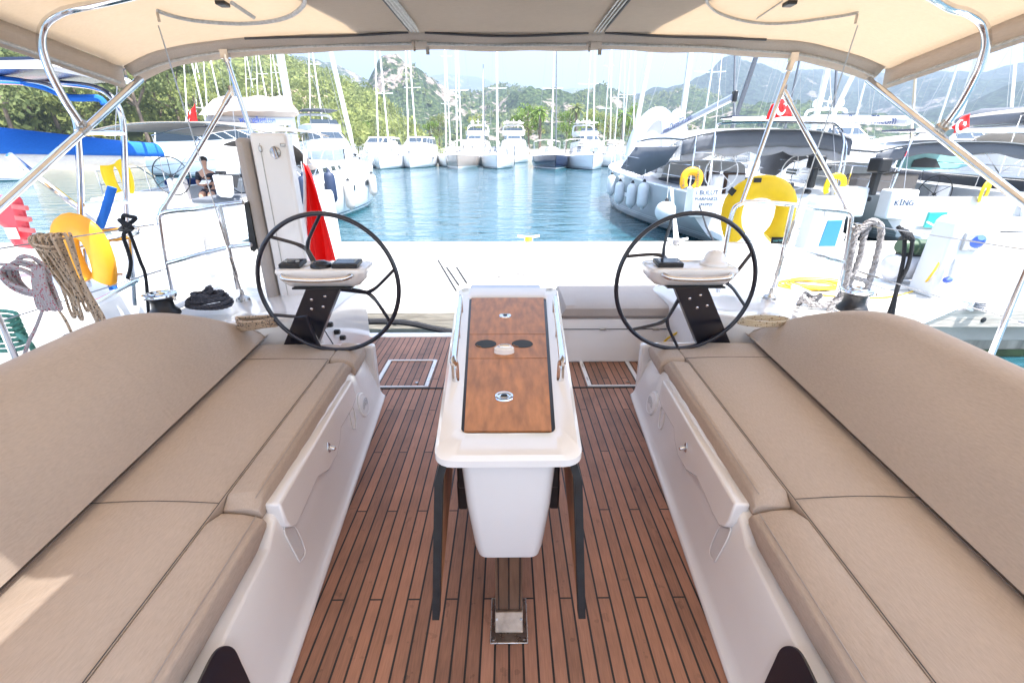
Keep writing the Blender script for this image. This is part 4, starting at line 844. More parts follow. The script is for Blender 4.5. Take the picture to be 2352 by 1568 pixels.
# unseen added blocker sheet behind the camera, its gap shaped for the sun patch
sh=MB()
for (x0,x1,ya,yb) in ((-2.43,-1.25,.50,-1.3),(-.50,2.45,.50,-1.3),(-1.25,-.50,-.06,-1.3)): sh.grid(lambda u,v:Vector((x0+(x1-x0)*u,ya+(yb-ya)*v,2.26-.10*v*v)),6,5)
SH_=single(sh,'sprayhood_or_blocker','beige canvas sheet added out of view to block the sun','sprayhood_or_blocker',BLOCKC,solid=.004); MB().grid(lambda u,v:Vector((-1.26+.77*u,.51-.58*v,2.262+.004*math.sin(u*9+v*5))),6,6).build('sun_dimming_pane',VINYL,SH_)  # added pane dims the sun patch on the left cushion
# ================= BOATS (world frame 'W')
def hullmat(name,top,bands,rough=.18,var=.04):
    m=bpy.data.materials.new(name); m.use_nodes=True; nt=m.node_tree; b=nt.nodes['Principled BSDF']; L=nt.links.new
    tc=nt.nodes.new('ShaderNodeTexCoord'); sp=nt.nodes.new('ShaderNodeSeparateXYZ'); L(tc.outputs['Object'],sp.inputs[0])
    prev=None; col=(*top,1)
    for z0,z1,c in bands:
        g=nt.nodes.new('ShaderNodeMath'); g.operation='COMPARE'; L(sp.outputs[2],g.inputs[0]); g.inputs[1].default_value=(z0+z1)/2; g.inputs[2].default_value=(z1-z0)/2
        mx=nt.nodes.new('ShaderNodeMix'); mx.data_type='RGBA'; L(g.outputs[0],mx.inputs[0])
        if prev: L(prev,mx.inputs[6])
        else: mx.inputs[6].default_value=col
        mx.inputs[7].default_value=(*c,1); prev=mx.outputs[2]
    L(prev,b.inputs['Base Color']); b.inputs['Roughness'].default_value=rough; b.inputs['Coat Weight'].default_value=.4; return m
DK=(.02,.03,.05)
HW=hullmat('white_hull',(.78,.79,.80),((-1,.10,(.04,.12,.14)),(.16,.20,(.1,.14,.2))))
HW2=hullmat('white_hull_striped',(.74,.77,.80),((-1,.08,DK),(.14,.18,(.25,.28,.32)),(.24,.27,(.25,.28,.32))))
HT=hullmat('taupe_hull',(.33,.29,.26),((-1,.10,(.5,.5,.5)),(.10,.26,(.75,.75,.75))))
HN=hullmat('navy_hull',(.008,.016,.05),((-1,.10,(.10,.22,.24)),(.12,.20,(.7,.7,.7))))
HG=hullmat('grey_hull',(.40,.42,.43),((-1,.05,(.02,.05,.06)),(.20,.225,(.65,.67,.68)),(.26,.285,(.65,.67,.68))))
HD=hullmat('dark_slate_hull',(.05,.055,.075),((-1,.12,(.02,.02,.03)),(.55,.62,(.02,.02,.03))))
ALU=mat('anodised_mast',(.62,.64,.66),.35,metal=.35,var=.05); ALUW=mat('white_mast',(.80,.80,.80),.35); ALUD=mat('dark_mast',(.12,.13,.15),.4,metal=.3)
GLASS=mat('tinted_window',(.02,.03,.04),.08); CLEAR=mat('clear_vinyl',(.55,.58,.60),.15,alpha=.35)
GREYC=fabric('grey_canvas',(.13,.14,.16),.5); TAUPEC=fabric('taupe_canvas',(.33,.29,.26),.5); CREAMC=fabric('cream_canvas',(.62,.56,.50),.5); WHITC=fabric('white_canvas',(.75,.74,.72),.5); BLUEC=fabric('blue_canvas',(.03,.17,.62),.6,trans=(.03,.2,.8,.15)); NAVYC=fabric('navy_canvas',(.012,.03,.12),.5)
FENW=mat('pale_fender_vinyl',(.62,.66,.68),.45,var=.06,vscale=6); FENN=mat('navy_fender_cover',(.02,.035,.08),.6,var=.2); FENG=mat('grey_fender_cover',(.5,.48,.46),.7,var=.1)
SOLAR=mat('solar_cells',(.02,.03,.07),.15); 
def hb(t,B,kind='sail'):
    if kind=='motor': return B/2*(.96+.04*min(1,t/.3)) if t<.5 else B/2*max(.02,1-((t-.5)/.5)**2.6)
    return B/2*(.84+.16*math.sin(min(1,t/.42)*math.pi/2)) if t<.5 else B/2*max(.012,1-((t-.5)/.5)**2.15)
def yacht(name,label,cat,bow=None,stern=None,L=13,B=4.1,fs=1.05,fb=1.45,hull=HW,mast=17.5,mt=.58,mm=ALUW,boom=True,cover=CREAMC,hood=WHITC,bim=None,furl=WHITC,detail=0,rz=0,group=None,spread=(.42,.72),well=False,kind='sail',rake=0.0,cabw=.58,booml=.36,boomrot=0,mr=.08,backs=True,boomcol=None,lift=.6):
    """stern at y=0, bow at y=L in the boat's own axes"""
    if bow is not None: loc=Vector((bow[0],bow[1],0))+Matrix.Rotation(rz,3,'Z')@Vector((0,-L,0))
    else: loc=Vector((stern[0],stern[1],0))
    t=thing(name,label,cat,loc,group,'W',rz,local=True)
    n=26 if detail else 16; R_=[]
    for i in range(n+1):
        u=i/n; h=hb(u,B,kind); z=fs+(fb-fs)*u**1.4; wl=(.60+.32*math.sin(min(1,u/.5)*math.pi/2)) if u<.5 else .92-.35*((u-.5)/.5)**2; y=L*u; rk=.25*max(0,(u-.9)/.1)
        S=[(h,z,0),(h*.985,z*.6,rk*.3),(h*(.5+.5*wl),z*.25,rk*.7),(h*wl,0,rk),(h*wl*.6,-.35,rk*1.6)]
        R_.append([Vector((x,y-o+(0 if u>.02 else -.10+ .22*zz),zz)) for x,zz,o in S]+[Vector((-x,y-o+(0 if u>.02 else -.10+.22*zz),zz)) for x,zz,o in S[::-1]])
    m_=MB(); m_.loft(R_,cap=False,closed=False); m_.add(R_[0],[tuple(range(10))]); ho=m_.build('hull',hull,t,ang=60)
    # deck
    d=MB(); wy=.30
    def dk(u,v):
        tt=v; h=hb(tt,B,kind); z=fs+(fb-fs)*tt**1.4; x=(2*u-1)*h; zz=z+.05*(1-(2*u-1)**2)
        if well and tt<wy and abs(2*u-1)<.70: zz-=.5
        return Vector((x,L*tt+(-.10+.22*z if tt<.01 else 0),zz))
    if well:
        us=[0,.14,.1501,.5,.8499,.86,1]; vs=[0,.04,.1,.2,.2999,.3001]+[.3+.07*k for k in range(1,11)]
        vv=[];ff=[]
        for v_ in vs:
            for u_ in us: vv.append(dk(u_,v_))
        k=len(us)
        for j in range(len(vs)-1):
            for i in range(k-1): ff.append((j*k+i,j*k+i+1,(j+1)*k+i+1,(j+1)*k+i))
        d.add(vv,ff)
    else: d.grid(dk,6,18)
    d.build('deck',GELF,t,smooth=False)
    rl=MB(); 
    for s in (-1,1): rl.tube([Vector((s*hb(u,B,kind)*.985,L*u,fs+(fb-fs)*u**1.4+.02)) for u in [k/14 for k in range(15)]],.03,5)
    rl.build('gunwale',GELF,t)
    if kind=='sail':
        c=MB(); R_=[]; a0,a1=(.31,.80)
        for i in range(13):
            u=a0+(a1-a0)*i/12; q=i/12; h=hb(u,B)*cabw*(1-.25*q); z=fs+(fb-fs)*u**1.4; H=.42*(1-q**2.2)+.06
            R_.append([Vector((x,L*u,zz)) for x,zz in ((h,z-.02),(h*.94,z+H*.75),(h*.8,z+H),(0,z+H+.05),(-h*.8,z+H),(-h*.94,z+H*.75),(-h,z-.02))])
        c.loft(R_); cb=c.build('cabin',GELF,t)
        for s in (-1,1):
            for (u0,u1) in ((.36,.41),(.44,.48),(.51,.545),(.575,.60)):
                w=MB(); P=[]
                for u,zf in ((u0,.25),(u0,.62),(u1,.60),(u1,.25)):
                    q=(u-a0)/(a1-a0); h=hb(u,B)*cabw*(1-.25*q); z=fs+(fb-fs)*u**1.4; H=.42*(1-q**2.2)+.06; P.append(Vector((s*(h*(1-.06*zf/.75)+.012),L*u,z+H*zf)))
                w.prism(P,(-s*.02,0,0)); w.build('window',GLASS,cb,smooth=False)
        if detail:
            for s in (-1,1):
                for u in (.25,.42,.56):
                    z=(fs+(fb-fs)*u**1.4)*.72; w=MB(); w.box((s*(hb(u,B)*.99+.006),L*u,z),(.02,.62,.16),Matrix.Rotation(-s*0,3,'Z')); w.build('hull_window',GLASS,ho)
    zd=fs+(fb-fs)*.4
    if mast:
        my=L*mt; mk=MB(); mk.tube([(0,my,zd+.3),(0,my-rake*mast*.5,mast*.55),(0,my-rake*mast,mast)],[mr,mr,mr*.7],10,flat=.75); mo=mk.build('mast',mm,t)
        mk=MB()
        for s_ in spread:
            z=mast*s_; w=(.42 if s_<.6 else .30)*B*.62
            mk.tube([(-w,my-.25-rake*z,z+.05),(0,my-rake*z,z-.02),(w,my-.25-rake*z,z+.05)],.032,6)
        mk.build('spreader',mm,mo); rg=MB(); r_=.007 if not detail else .007
        for s in (-1,1):
            hx=hb(mt,B)*.93; rg.tube([(s*hx,my-.1,zd+.1),(s*.42*B*.62,my-.25-rake*mast*spread[0],mast*spread[0]+.05),(s*.30*B*.62,my-.25-rake*mast*spread[-1],mast*spread[-1]+.05),(0,my-rake*mast,mast*.97)],r_,4); rg.tube([(s*hx*.9,my-.3,zd+.1),(0,my-rake*mast*.45,mast*spread[0])],r_,4)
            if backs: rg.tube([(s*hb(0,B)*.8,.15,fs),(0,my-rake*mast,mast)],r_,4)
        rg.build('rigging',WIRE,t)
        f0=Vector((0,L-.25,fb+.25)); f1=Vector((0,my-rake*mast+.12,mast*.96)); fg=MB(); fg.tube([f0,f0.lerp(f1,.06),f0.lerp(f1,.5),f0.lerp(f1,.93),f1],[q_*(1 if detail else .68) for q_ in (.03,.11,.085,.04,.015)],8); fg.build('furled_genoa',furl,t); fg=MB(); fg.lathe(f0-Vector((0,0,.12)),[(.02,0),(.10,.02),(.10,.05),(.03,.07),(.10,.14),(.10,.16),(.02,.18)],12); fg.build('furler_drum',BLACK,t)
        if boom:
            b0=Vector((0,my-.15,zd+1.15)); b1=b0+Matrix.Rotation(R(boomrot),3,'Z')@Vector((0,-L*booml,lift*.3)); bo=MB(); bo.tube([b0,b1],.10,10,flat=.7); bm_=bo.build('boom',boomcol or mm,t)
            if cover:
                cv=MB(); cv.tube([b0+Vector((0,.1,.35)),b0.lerp(b1,.1)+Vector((0,0,.36)),b0.lerp(b1,.5)+Vector((0,0,.27)),b0.lerp(b1,.95)+Vector((0,0,.16)),b1+Vector((0,0,.12))],[.16,.32,.26,.16,.08],10,flat=.55); cv.build('sail_cover',cover,t)
    # pulpit, stanchions, rails
    g=MB(); 
    for s in (-1,1):
        pts=[Vector((s*hb(u,B,kind)*.94,L*u,fs+(fb-fs)*u**1.4)) for u in ((.02,.14,.28,.42,.56,.70,.82,.91,.985) if kind=='sail' else (.5,.6,.7,.8,.88,.94,.985))]
        for p in pts: g.tube([p,p+Vector((0,0,.58))],.014,5)
        g.tube([p+Vector((0,0,.58)) for p in pts],.010 if kind=='sail' else .018,5); g.tube([p+Vector((0,0,.30)) for p in pts],.007,5)
    e=Vector((0,L+.02,fb+.62)); g.tube([Vector((hb(.93,B,kind),L*.93,fb+.60)),e,Vector((-hb(.93,B,kind),L*.93,fb+.60))],.016,5)
    g.build('guard_rail',STEEL,t)
    if kind=='sail' and hood:
        h=MB(); yb=L*.30; w=hb(.31,B)*.62; zc=zd+.22
        h.grid(lambda u,v:Vector(((math.cos(math.pi*u))*w*(1-.12*v),yb+.1+v*1.35*math.sin(math.pi*min(1,.1+.9*v)/2) ,zc+(.88*(1-v**1.8))*max(0,math.sin(math.pi*u))**.45)),16,6); h.build('sprayhood_or_blocker',hood,t,solid=.01)
        p=MB(); p.grid(lambda u,v:Vector(((math.cos(math.pi*(.22+.56*u)))*w*(1-.12*(.45+.45*v))*1.01,yb+.14+(.45+.45*v)*1.36,zc+.02+(.88*(1-(.45+.45*v)**1.8))*max(0,math.sin(math.pi*(.22+.56*u)))**.45)),8,3); p.build('hood_window',CLEAR,t)
    if kind=='sail' and bim:
        bmat,bw,y0,y1,zb=bim
        m_=MB(); m_.grid(lambda u,v:Vector(((2*u-1)*bw,y0+(y1-y0)*v,zb-.20*abs(2*u-1)**2.6+.06*math.sin(math.pi*v))),16,8); m_.build('bimini',bmat,t,solid=.02)
        fr=MB()
        for yy in (y0+.05,(y0+y1)/2,y1-.05):
            fr.tube([Vector((-bw*.98,(y0+y1)/2,fs+.1)),Vector((-bw*.99,yy,zb-.26))]+[Vector(((2*k/8-1)*bw,yy,zb-.225*abs(2*k/8-1)**2.6)) for k in range(9)]+[Vector((bw*.99,yy,zb-.26)),Vector((bw*.98,(y0+y1)/2,fs+.1))],.014,5)
        fr.build('bimini_frame',STEEL,t)
    return t
def motor(name,label,bow,L,B,fs,fb,rz,hull=HW,fly=True,dark=False,group=None,dome=True,height=2.1,sup=GELF,bimini=None):
    t=yacht(name,label,'motor yacht',bow=bow,L=L,B=B,fs=fs,fb=fb,hull=hull,mast=0,hood=None,rz=rz,kind='motor',group=group)
    c=MB(); R_=[]; zd=fs+(fb-fs)*.25
    for (y,w,z) in ((.08,.80,0),(.08,.80,height*.9),(.10,.74,height),(.46,.74,height),(.50,.72,height*.97),(.66,.66,height*.35),(.80,.50,.10),(.82,.48,0)): pass
    prof=((.08,.84),(.45,.84),(.60,.76),(.72,.66),(.84,.46))
    bot=[];mid=[];topr=[]
    for s in (1,-1):
        pr=prof if s>0 else prof[::-1]
        for y,w in pr:
            zb=zd+(fb-fs)*max(0,y-.25)*.9; bot.append(Vector((s*w*B/2,y*L,zb))); mid.append(Vector((s*w*B/2*.96,(y-.02*(y>.5)-.06*(y>.7))*L,zb+height*.42))); topr.append(Vector((s*min(w,.80)*B/2*.86,(.10+(y-.08)*.62)*L,zd+height)))
    c.loft([bot,mid,topr]); so_=c.build('superstructure',sup,t,bevel=.04)
    wn=MB()
    # wrap-around windows band
    def ring(q,off): 
        out=[]
        for a,b_ in zip(mid,topr):
            p=a.lerp(b_,q); ctr=Vector((0,p.y,p.z)); d=(p-ctr).normalized(); out.append(p+d*off+Vector((0,off*(1 if p.y>L*.4 else 0),0)))
        return out
    A_=ring(.12,.02); B_=ring(.86,.02); 
    for i in range(len(A_)-1):
        if i==4: 
            pass
        a,b_,c_,d_=A_[i],A_[i+1],B_[i+1],B_[i]; g=.05
        q=lambda u,v:(a.lerp(b_,u)).lerp(d_.lerp(c_,u),v)
        w=MB(); w.add([q(g,g*1.5),q(1-g,g*1.5),q(1-g,1-g*1.5),q(g,1-g*1.5)],[(0,1,2,3)]); w.build('window',GLASS,so_,smooth=False,solid=.01)
    for s in (-1,1):
        w=MB(); u=.62; w.box((s*(hb(u,B,'motor')*.985),L*u,fs*.78),(.04,L*.14,.16)); w.build('hull_window',GLASS,t)
    if fly:
        f=MB(); f.loft([[Vector((x*B/2*.74,y*L,zd+height+z)) for x,y in ((-1,.06),(1,.06),(1,.38),(.7,.50),(-.7,.50),(-1,.38))] for z in (0,.55)]); f.build('flybridge',sup,t,bevel=.05)
        w=MB(); w.add([Vector((x*B/2*.74,y*L,zd+height+z)) for x,y,z in ((-.72,.50,.55),(.72,.50,.55),(.66,.46,.95),(-.66,.46,.95))],[(0,1,2,3)]); w.build('fly_screen',GLASS,t,smooth=False,solid=.01)
        a=MB(); a.tube(smooth_path([(-B/2*.72,.12*L,zd+height+.4),(-B/2*.66,.10*L,zd+height+1.3),(-B/2*.5,.10*L,zd+height+1.55),(0,.10*L,zd+height+1.6),(B/2*.5,.10*L,zd+height+1.55),(B/2*.66,.10*L,zd+height+1.3),(B/2*.72,.12*L,zd+height+.4)],4),.09,8,flat=1.6); a.build('radar_arch',sup,t)
        if dome:
            for x in (-B*.2,B*.2): MB().lathe((x,.10*L,zd+height+1.62),[(.05,0),(.08,.12),(.28,.18),(.32,.38),(.25,.62),(.10,.74),(.001,.76)],14).build('radar_dome',GELF,t)
            MB().tube([(0,.10*L,zd+height+1.6),(0,.10*L,zd+height+2.6)],.04,6).tube([(-.4,.10*L,zd+height+2.2),(.4,.10*L,zd+height+2.2)],.03,6).build('antenna_mast',GELF,t)
        if bimini: MB().grid(lambda u,v:Vector(((2*u-1)*B*.34,(.08+.32*v)*L,zd+height+1.9-.1*(2*u-1)**2)),6,4).build('hard_top',bimini,t,solid=.06)
    return t
def fender(p,m,label,group,r=.13,h=.62,ball=False):
    p=Vector(p); t=thing('fender',label,'fender',p,group,'W')
    prof=[(.01,0),(.04,.01),(.05,.05),(r*.8,.10),(r,.17),(r,h-.17),(r*.8,h-.10),(.05,h-.05),(.035,h)] if not ball else [(.01,0)]+[(r*math.sin(a),r-r*math.cos(a)) for a in [k*math.pi/10 for k in range(1,9)]]+[(.05,r*1.95),(.035,r*2.1)]
    hh=h if not ball else r*2.1
    MB().lathe(p,prof,16).build('fender_body',m,t); MB().lathe(p+Vector((0,0,hh-.02)),[(.055,-.02),(.045,.02),(.02,.06)],10).build('fender_eye',BLACK if m is not FENN else FENN,t); MB().tube([p+Vector((0,0,hh)),p+Vector((.0,.02,hh+.28))],.007,5).build('fender_line',WHT,t)
    return t
def stem(px,py): return atZ(px,py,0,'W')
PI=math.pi
FARG='boats moored bow-on in the far row'
motor('motor_yacht','white motor yacht with pale teal hull, leftmost in the far row',stem(849,386),11,4.4,1.3,1.9,PI,group=FARG,fly=False,height=1.9)
motor('motor_yacht','white motor yacht with arched cockpit cover, second in the far row',stem(943,387),11,4.2,1.3,1.9,PI,group=FARG,fly=False,height=1.9)
yacht('sailboat','taupe hulled sailboat with white waterline band in the far row','sailboat',bow=stem(1051,389),L=13,B=3.9,hull=HT,rz=PI,group=FARG,mast=19,hood=TAUPEC,bim=(WHITC,1.5,.3,2.6,3.0))
yacht('sailboat','white sailboat in the far row between the taupe and the navy one','sailboat',bow=stem(1142,389),L=13,B=3.9,rz=PI,group=FARG,mast=19.5,hood=GREYC)
yacht('sailboat','navy hulled sailboat in the far row','sailboat',bow=stem(1276,391),L=13.5,B=4.1,hull=HN,rz=PI,group=FARG,mast=19,hood=CREAMC,mm=ALUW,furl=ALUD,bim=(CREAMC,1.6,.3,2.6,3.0))
yacht('sailboat','white sailboat with striped waterline right of the navy one','sailboat',bow=stem(1361,391),L=13.5,B=4.2,hull=HW2,rz=PI,group=FARG,mast=20,hood=GREYC,mm=ALU,bim=(CREAMC,1.6,.3,2.6,3.1))
yacht('sailboat','beige grey sailboat at the right end of the far row','sailboat',bow=stem(1452,387),L=13,B=4.0,hull=hullmat('beige_hull',(.5,.47,.43),((-1,.1,DK),(.1,.14,(.7,.7,.7)))),rz=PI,group=FARG,mast=18.5,mm=ALU,bim=(CREAMC,1.6,.3,2.6,3.0))
BK='boats moored behind the far row'
def beh(px,d,X=0): 
    dr=ray(px,350,'W'); h=Vector((dr.x,dr.y)).normalized(); return Vector((h.x*d/h.y if 0 else h.x*d,h.y*d,0))
motor('motor_yacht','white flybridge yacht with two domes behind the taupe sailboat',beh(1086,72),17,5.0,1.6,2.4,PI,group=BK,height=2.3)
motor('motor_yacht','white flybridge yacht with domes and mast behind the white sailboat',beh(1182,72),17,5.0,1.6,2.4,PI,group=BK,height=2.3,bimini=GELF)
motor('motor_yacht','white flybridge yacht behind the striped sailboat, right of the navy one',beh(1372,70),16,4.8,1.6,2.2,PI,group=BK,height=2.2,bimini=GELF)
bks=[(868,60,18,'mast rises between the two white motor yachts',ALUW),(938,62,20,'tall mast stands behind the second motor yacht',ALUW),(1024,66,17,'grey mast just left of the taupe boat',ALU),(1110,70,12,'short dark mast right of the taupe boat',ALUD),(1402,74,17,'mast above the beige grey boat',ALU),(1432,64,18,'slim grey mast near the right end',ALU)]
for px,d,H,lab,mm in bks: yacht('sailboat','second row sailboat whose '+lab,'sailboat',bow=beh(px,d-7),L=12,B=3.6,rz=PI,group=BK,mast=H,mm=mm,hood=WHITC,mr=.085)
for i,(px,d,H) in enumerate(((425,70,15),(445,84,13),(475,75,17),(565,82,15),(590,76,15),(625,80,16),(707,60,14))):
    yacht('sailboat','small sailboat at the left shore with the %s mast from the left'%('first second third fourth fifth sixth last'.split()[i]),'sailboat',bow=beh(px+6,d-6),L=11,B=3.4,rz=PI,group='sailboats along the left shore',mast=H,mr=.08,hood=TAUPEC)
motor('motor_yacht','white motor yacht with dark windows seen under the taupe bimini on the left',(-15.5,38.5,0),13,4.2,1.3,1.9,R(-100),fly=False,dome=False,height=2.1)
motor('motor_yacht','small white boat on the green water at far left',(-33,34,0),9,3.2,1.0,1.4,R(-80),fly=False,height=1.3)
motor('motor_yacht','flybridge motor yacht with dark hardtop left of the far row',beh(790,44),13,4.6,1.5,2.0,R(-150),fly=True,dome=False,height=2.0,bimini=GREYC)
# inflatable with fenders between that yacht and the far row
rb=thing('inflatable_boat','dark navy inflatable with grey tubes left of the far row','dinghy',beh(805,49),None,'W',R(170),local=True)
q=MB(); q.tube(smooth_path([(-1.1,0,.55),(-1.1,3,.6),(-.8,4.6,.75),(0,5.6,.9),(.8,4.6,.75),(1.1,3,.6),(1.1,0,.55)],5),.28,10); q.build('tube',mat('grey_hypalon',(.2,.22,.25),.6,var=.1),rb)
q=MB(); q.loft([[Vector((-.9,0,-.1)),Vector((.9,0,-.1)),Vector((1,0,.5)),Vector((-1,0,.5))],[Vector((-.1,5,.1)),Vector((.1,5,.1)),Vector((.2,5.3,.7)),Vector((-.2,5.3,.7))]]); q.build('hull',HN,rb)
# right-hand background
RG_='boats further along on the right'
motor('motor_yacht','white motor yacht moored between the grey and the second charter sailboat',(15.5,30,0),12,4.2,1.4,2.0,R(155),fly=False,group=RG_,height=1.8)
motor('motor_yacht','white flybridge yacht behind the second charter sailboat on the right',(24,33,0),14,4.6,1.5,2.2,R(160),fly=True,dome=True,group=RG_,height=2.0)
motor('motor_yacht','white sports boat far right behind the dark hulled boat',(33,34,0),12,4.2,1.4,2.0,R(150),fly=False,group=RG_,height=1.8)
SAILW=mat('white_dacron',(.80,.78,.72),.8,trans=(.8,.75,.65,.3)); TANC=fabric('tan_canvas',(.46,.38,.27),.5)
for (x,y,H,mm,fu,lab) in ((17.5,26,17,ALUD,GREYC,'white sailboat with dark mast beyond the second charter boat'),(22.5,27,18,ALU,TANC,'white sailboat with a tan furled sail on the right'),(28,27,18,ALU,SAILW,'white sailboat with a half hoisted cream sail on the right'),(35,28,18,ALU,SAILW,'white sailboat at the far right with a cream sail'),(13.5,29,16,ALU,GREYC,'small white sailboat seen above the grey boat')):
    yacht('sailboat',lab,'sailboat',bow=(x,y,0),L=13,B=4,rz=PI,mast=H,mm=mm,furl=fu,group=RG_)
# ================= NEAR BOATS across the quay and alongside, quay furniture
def wheel_(parent,c,r,m,nm='steering_wheel',tilt=0,spokes=6,thin=.012):
    c=Vector(c); b=MB(); b.tube([c+Vector((r*math.cos(a),0,r*math.sin(a))) for a in [k*math.tau/40 for k in range(40)]],thin,8,closed=True)
    for k in range(spokes): a=k*math.tau/spokes+.5; b.tube([c,c+Vector((r*math.cos(a),0,r*math.sin(a)))],thin*.6,6)
    b.lathe(c+Vector((0,-.03,0)),[(.001,0),(.04,.01),(.03,.05)],12,(0,1,0)); return b.build(nm,m,parent)
def box_part(parent,name,c,d,m,bev=.02,rot=None): return MB().box(c,d,rot).build(name,m,parent,bevel=bev)
def crescent(parent,c,r,X,U,m):
    """white crescent and star on a flag, in the plane of X,U"""
    X=Vector(X).normalized();U=Vector(U).normalized();N=X.cross(U)*.006
    P=[]
    for k in range(25): a=R(-128+256*k/24)+math.pi; P.append(c+X*(math.cos(a)*r)+U*(math.sin(a)*r))
    for k in range(25): a=R(128-256*k/24)+math.pi; P.append(c+X*(r*.25+math.cos(a)*r*.80)+U*(math.sin(a)*r*.80))
    q=MB(); q.add([p+N for p in P]+[p-N for p in P],[(k,k+1,48-k,49-k) for k in range(24)]+[(k+50,k+51,98-k,99-k) for k in range(24)]); q.build('crescent',m,parent,smooth=False)
    S=[c+X*(r*1.0+math.cos(R(36*k)+math.pi)*r*(.42 if k%2==0 else .17))+U*(math.sin(R(36*k)+math.pi)*r*(.42 if k%2==0 else .17)) for k in range(10)]
    q=MB(); q.add([p+N for p in S]+[p-N for p in S],[tuple(range(10)),tuple(range(19,9,-1))]); q.build('star',m,parent,smooth=False)
# ---- A: white yacht with taupe bimini, left across the quay
AX,AY=-7.25,10.35
a=yacht('sailing_yacht','white yacht with taupe bimini and beige sail cover, stern to the quay on the left','yacht',stern=(AX,AY),L=13.4,B=4.2,fs=1.05,fb=1.55,mast=18.5,mt=.50,mm=ALU,furl=WHITC,hood=TAUPEC,bim=(TAUPEC,1.95,.7,4.6,2.62),detail=1,well=True,cover=None,boom=False,mr=.13)
bo=MB(); bo.tube([(.0,6.5,2.92),(-.15,2.3,2.74)],.16,12,flat=.6); bo_=bo.build('boom',mat('boom_white',(.5,.52,.56),.35),a)
text('www.velkenti.com',.26,'boom_text',mat('text_blue',(.03,.10,.5),.5),bo_,(.175,4.1,2.83),(.035,1,.042),(0,0,1),.003)
cv=MB(); rings=[]
for i in range(19):
    u=i/18; y=6.7-4.7*u; h=.62*(1-.35*u)*(min(1,(1-u)*8)**.5)*min(1,.55+u*6); w=.30-.06*u; z0=3.05-.22*u; s_=.03*math.sin(u*19)
    rings.append([Vector((x*w,y,z0+zz*h+s_*zz)) for x,zz in ((-.5,0),(-1,.25),(-.9,.6),(-.35,.95),(0,1.0),(.35,.95),(.9,.6),(1,.25),(.5,0))])
cv.loft(rings); cv.build('sail_cover',fabric('beige_sail_cover',(.36,.32,.29),.5),a,bevel=.01)
wheel_(a,(-.55,.95,1.50),.42,BLACK); box_part(a,'helm_pedestal',(-.55,1.10,1.05),(.34,.30,.80),GEL,.06); wheel_(a,(1.0,1.1,1.50),.40,BLACK)
box_part(a,'helm_seat',(-.9,.18,1.02),(1.15,.42,.35),GELF,.05); box_part(a,'seat_cushion',(.9,.7,1.05),(.9,1.6,.10),GREYC,.03); box_part(a,'swim_platform',(0,-.30,.28),(2.9,.75,.16),GELF,.04); box_part(a,'cockpit_cushion',(-1.25,2.9,1.28),(.6,1.7,.12),NAVYC,.03)
box_part(a,'cockpit_table',(.1,2.6,1.35),(.7,1.2,.06),GELF,.02); box_part(a,'transom_locker',(-1.55,.15,.72),(.9,.30,.60),GELF,.06)
# grill and outboard locker on its push pit
g=thing('barbecue','white barbecue with a lifted lid and dark base on the rail of the white yacht','grill',(-6.0,10.3,1.6),None,'W')
MB().loft([[at(x,y,10.3,'W') for x,y in ((497,400),(493,352),(500,334),(545,338),(552,352),(552,400))],[at(x,y,10.75,'W') for x,y in ((497,400),(493,352),(500,334),(545,338),(552,352),(552,400))]]).build('lid',GEL,g,bevel=.03); MB().loft([[at(x,y,10.32,'W') for x,y in ((502,400),(550,402),(545,432),(512,424))],[at(x,y,10.7,'W') for x,y in ((502,400),(550,402),(545,432),(512,424))]]).build('base',ZIPD,g)
MB().tube([at(520,428,10.5,'W'),at(522,475,10.5,'W')],.02,6).build('rail_post',STEEL,g)
g=thing('stowage_box','white plastic box hung on the push pit of the white yacht beside the barbecue','box',at(515,445,10.0,'W'),None,'W')
MB().loft([[at(x,y,Y,'W') for x,y in ((487,402),(534,404),(538,448),(532,455),(505,452),(498,445))] for Y in (10.0,10.35)]).build('box_body',GEL,g,bevel=.03); MB().lathe(at(502,400,10.1,'W'),[(.055,0),(.055,.05),(.04,.06)],12).build('cap',BLACK,g); MB().lathe(at(514,400,10.1,'W'),[(.055,0),(.055,.05),(.04,.06)],12).build('cap',BLACK,g)
# fenders on its right side
for i,(x,y,m,h,lab) in enumerate(((746,478,FENN,.85,'dark blue fender nearest the flag on the right side of the white yacht'),(762,470,FENN,.95,'second dark blue fender on the right side of the white yacht'),(789,484,FENG,.95,'large pale grey fender low on the right side of the white yacht'),(823,452,FENG,.85,'pale grey fender furthest forward on the right side of the white yacht'))):
    Y=(12.3,13.8,15.2,18)[i]; xx=AX+hb((Y-AY)/13.4,4.2)+.14; p=Vector((xx,Y,0)); zz=at(x,y,Y,'W').z; fender((xx,Y,max(.02,zz)),m,lab,'fenders of the white yacht',.15,h)
# person sitting in cockpit
SK=mat('skin',(.45,.25,.17),.5,var=.05); SHIRT=mat('dark_tshirt',(.015,.017,.03),.85,var=.2); HAIR=mat('black_hair',(.012,.01,.01),.6); SHORT=mat('dark_shorts',(.03,.03,.05),.8)
def skin_body(parent,name,m,verts,edges,radii,sub=2,root=0):
    me=bpy.data.meshes.new(name); me.from_pydata([Vector(v)-ORI[parent.name] for v in verts],edges,[]); o=bpy.data.objects.new(name,me); sc.collection.objects.link(o); o.parent=parent; me.materials.append(m)
    sm_=o.modifiers.new('skin','SKIN'); sm_.use_smooth_shade=True; sl=me.skin_vertices[0].data
    for i,r_ in enumerate(radii): sl[i].radius=(r_,r_) if not isinstance(r_,tuple) else r_
    sl[root].use_root=True; sb=o.modifiers.new('s','SUBSURF'); sb.levels=sub; sb.render_levels=sub
    ORI[o.name]=ORI[parent.name]; return o
HP=at(466,372,11.9,'W'); S=1.0
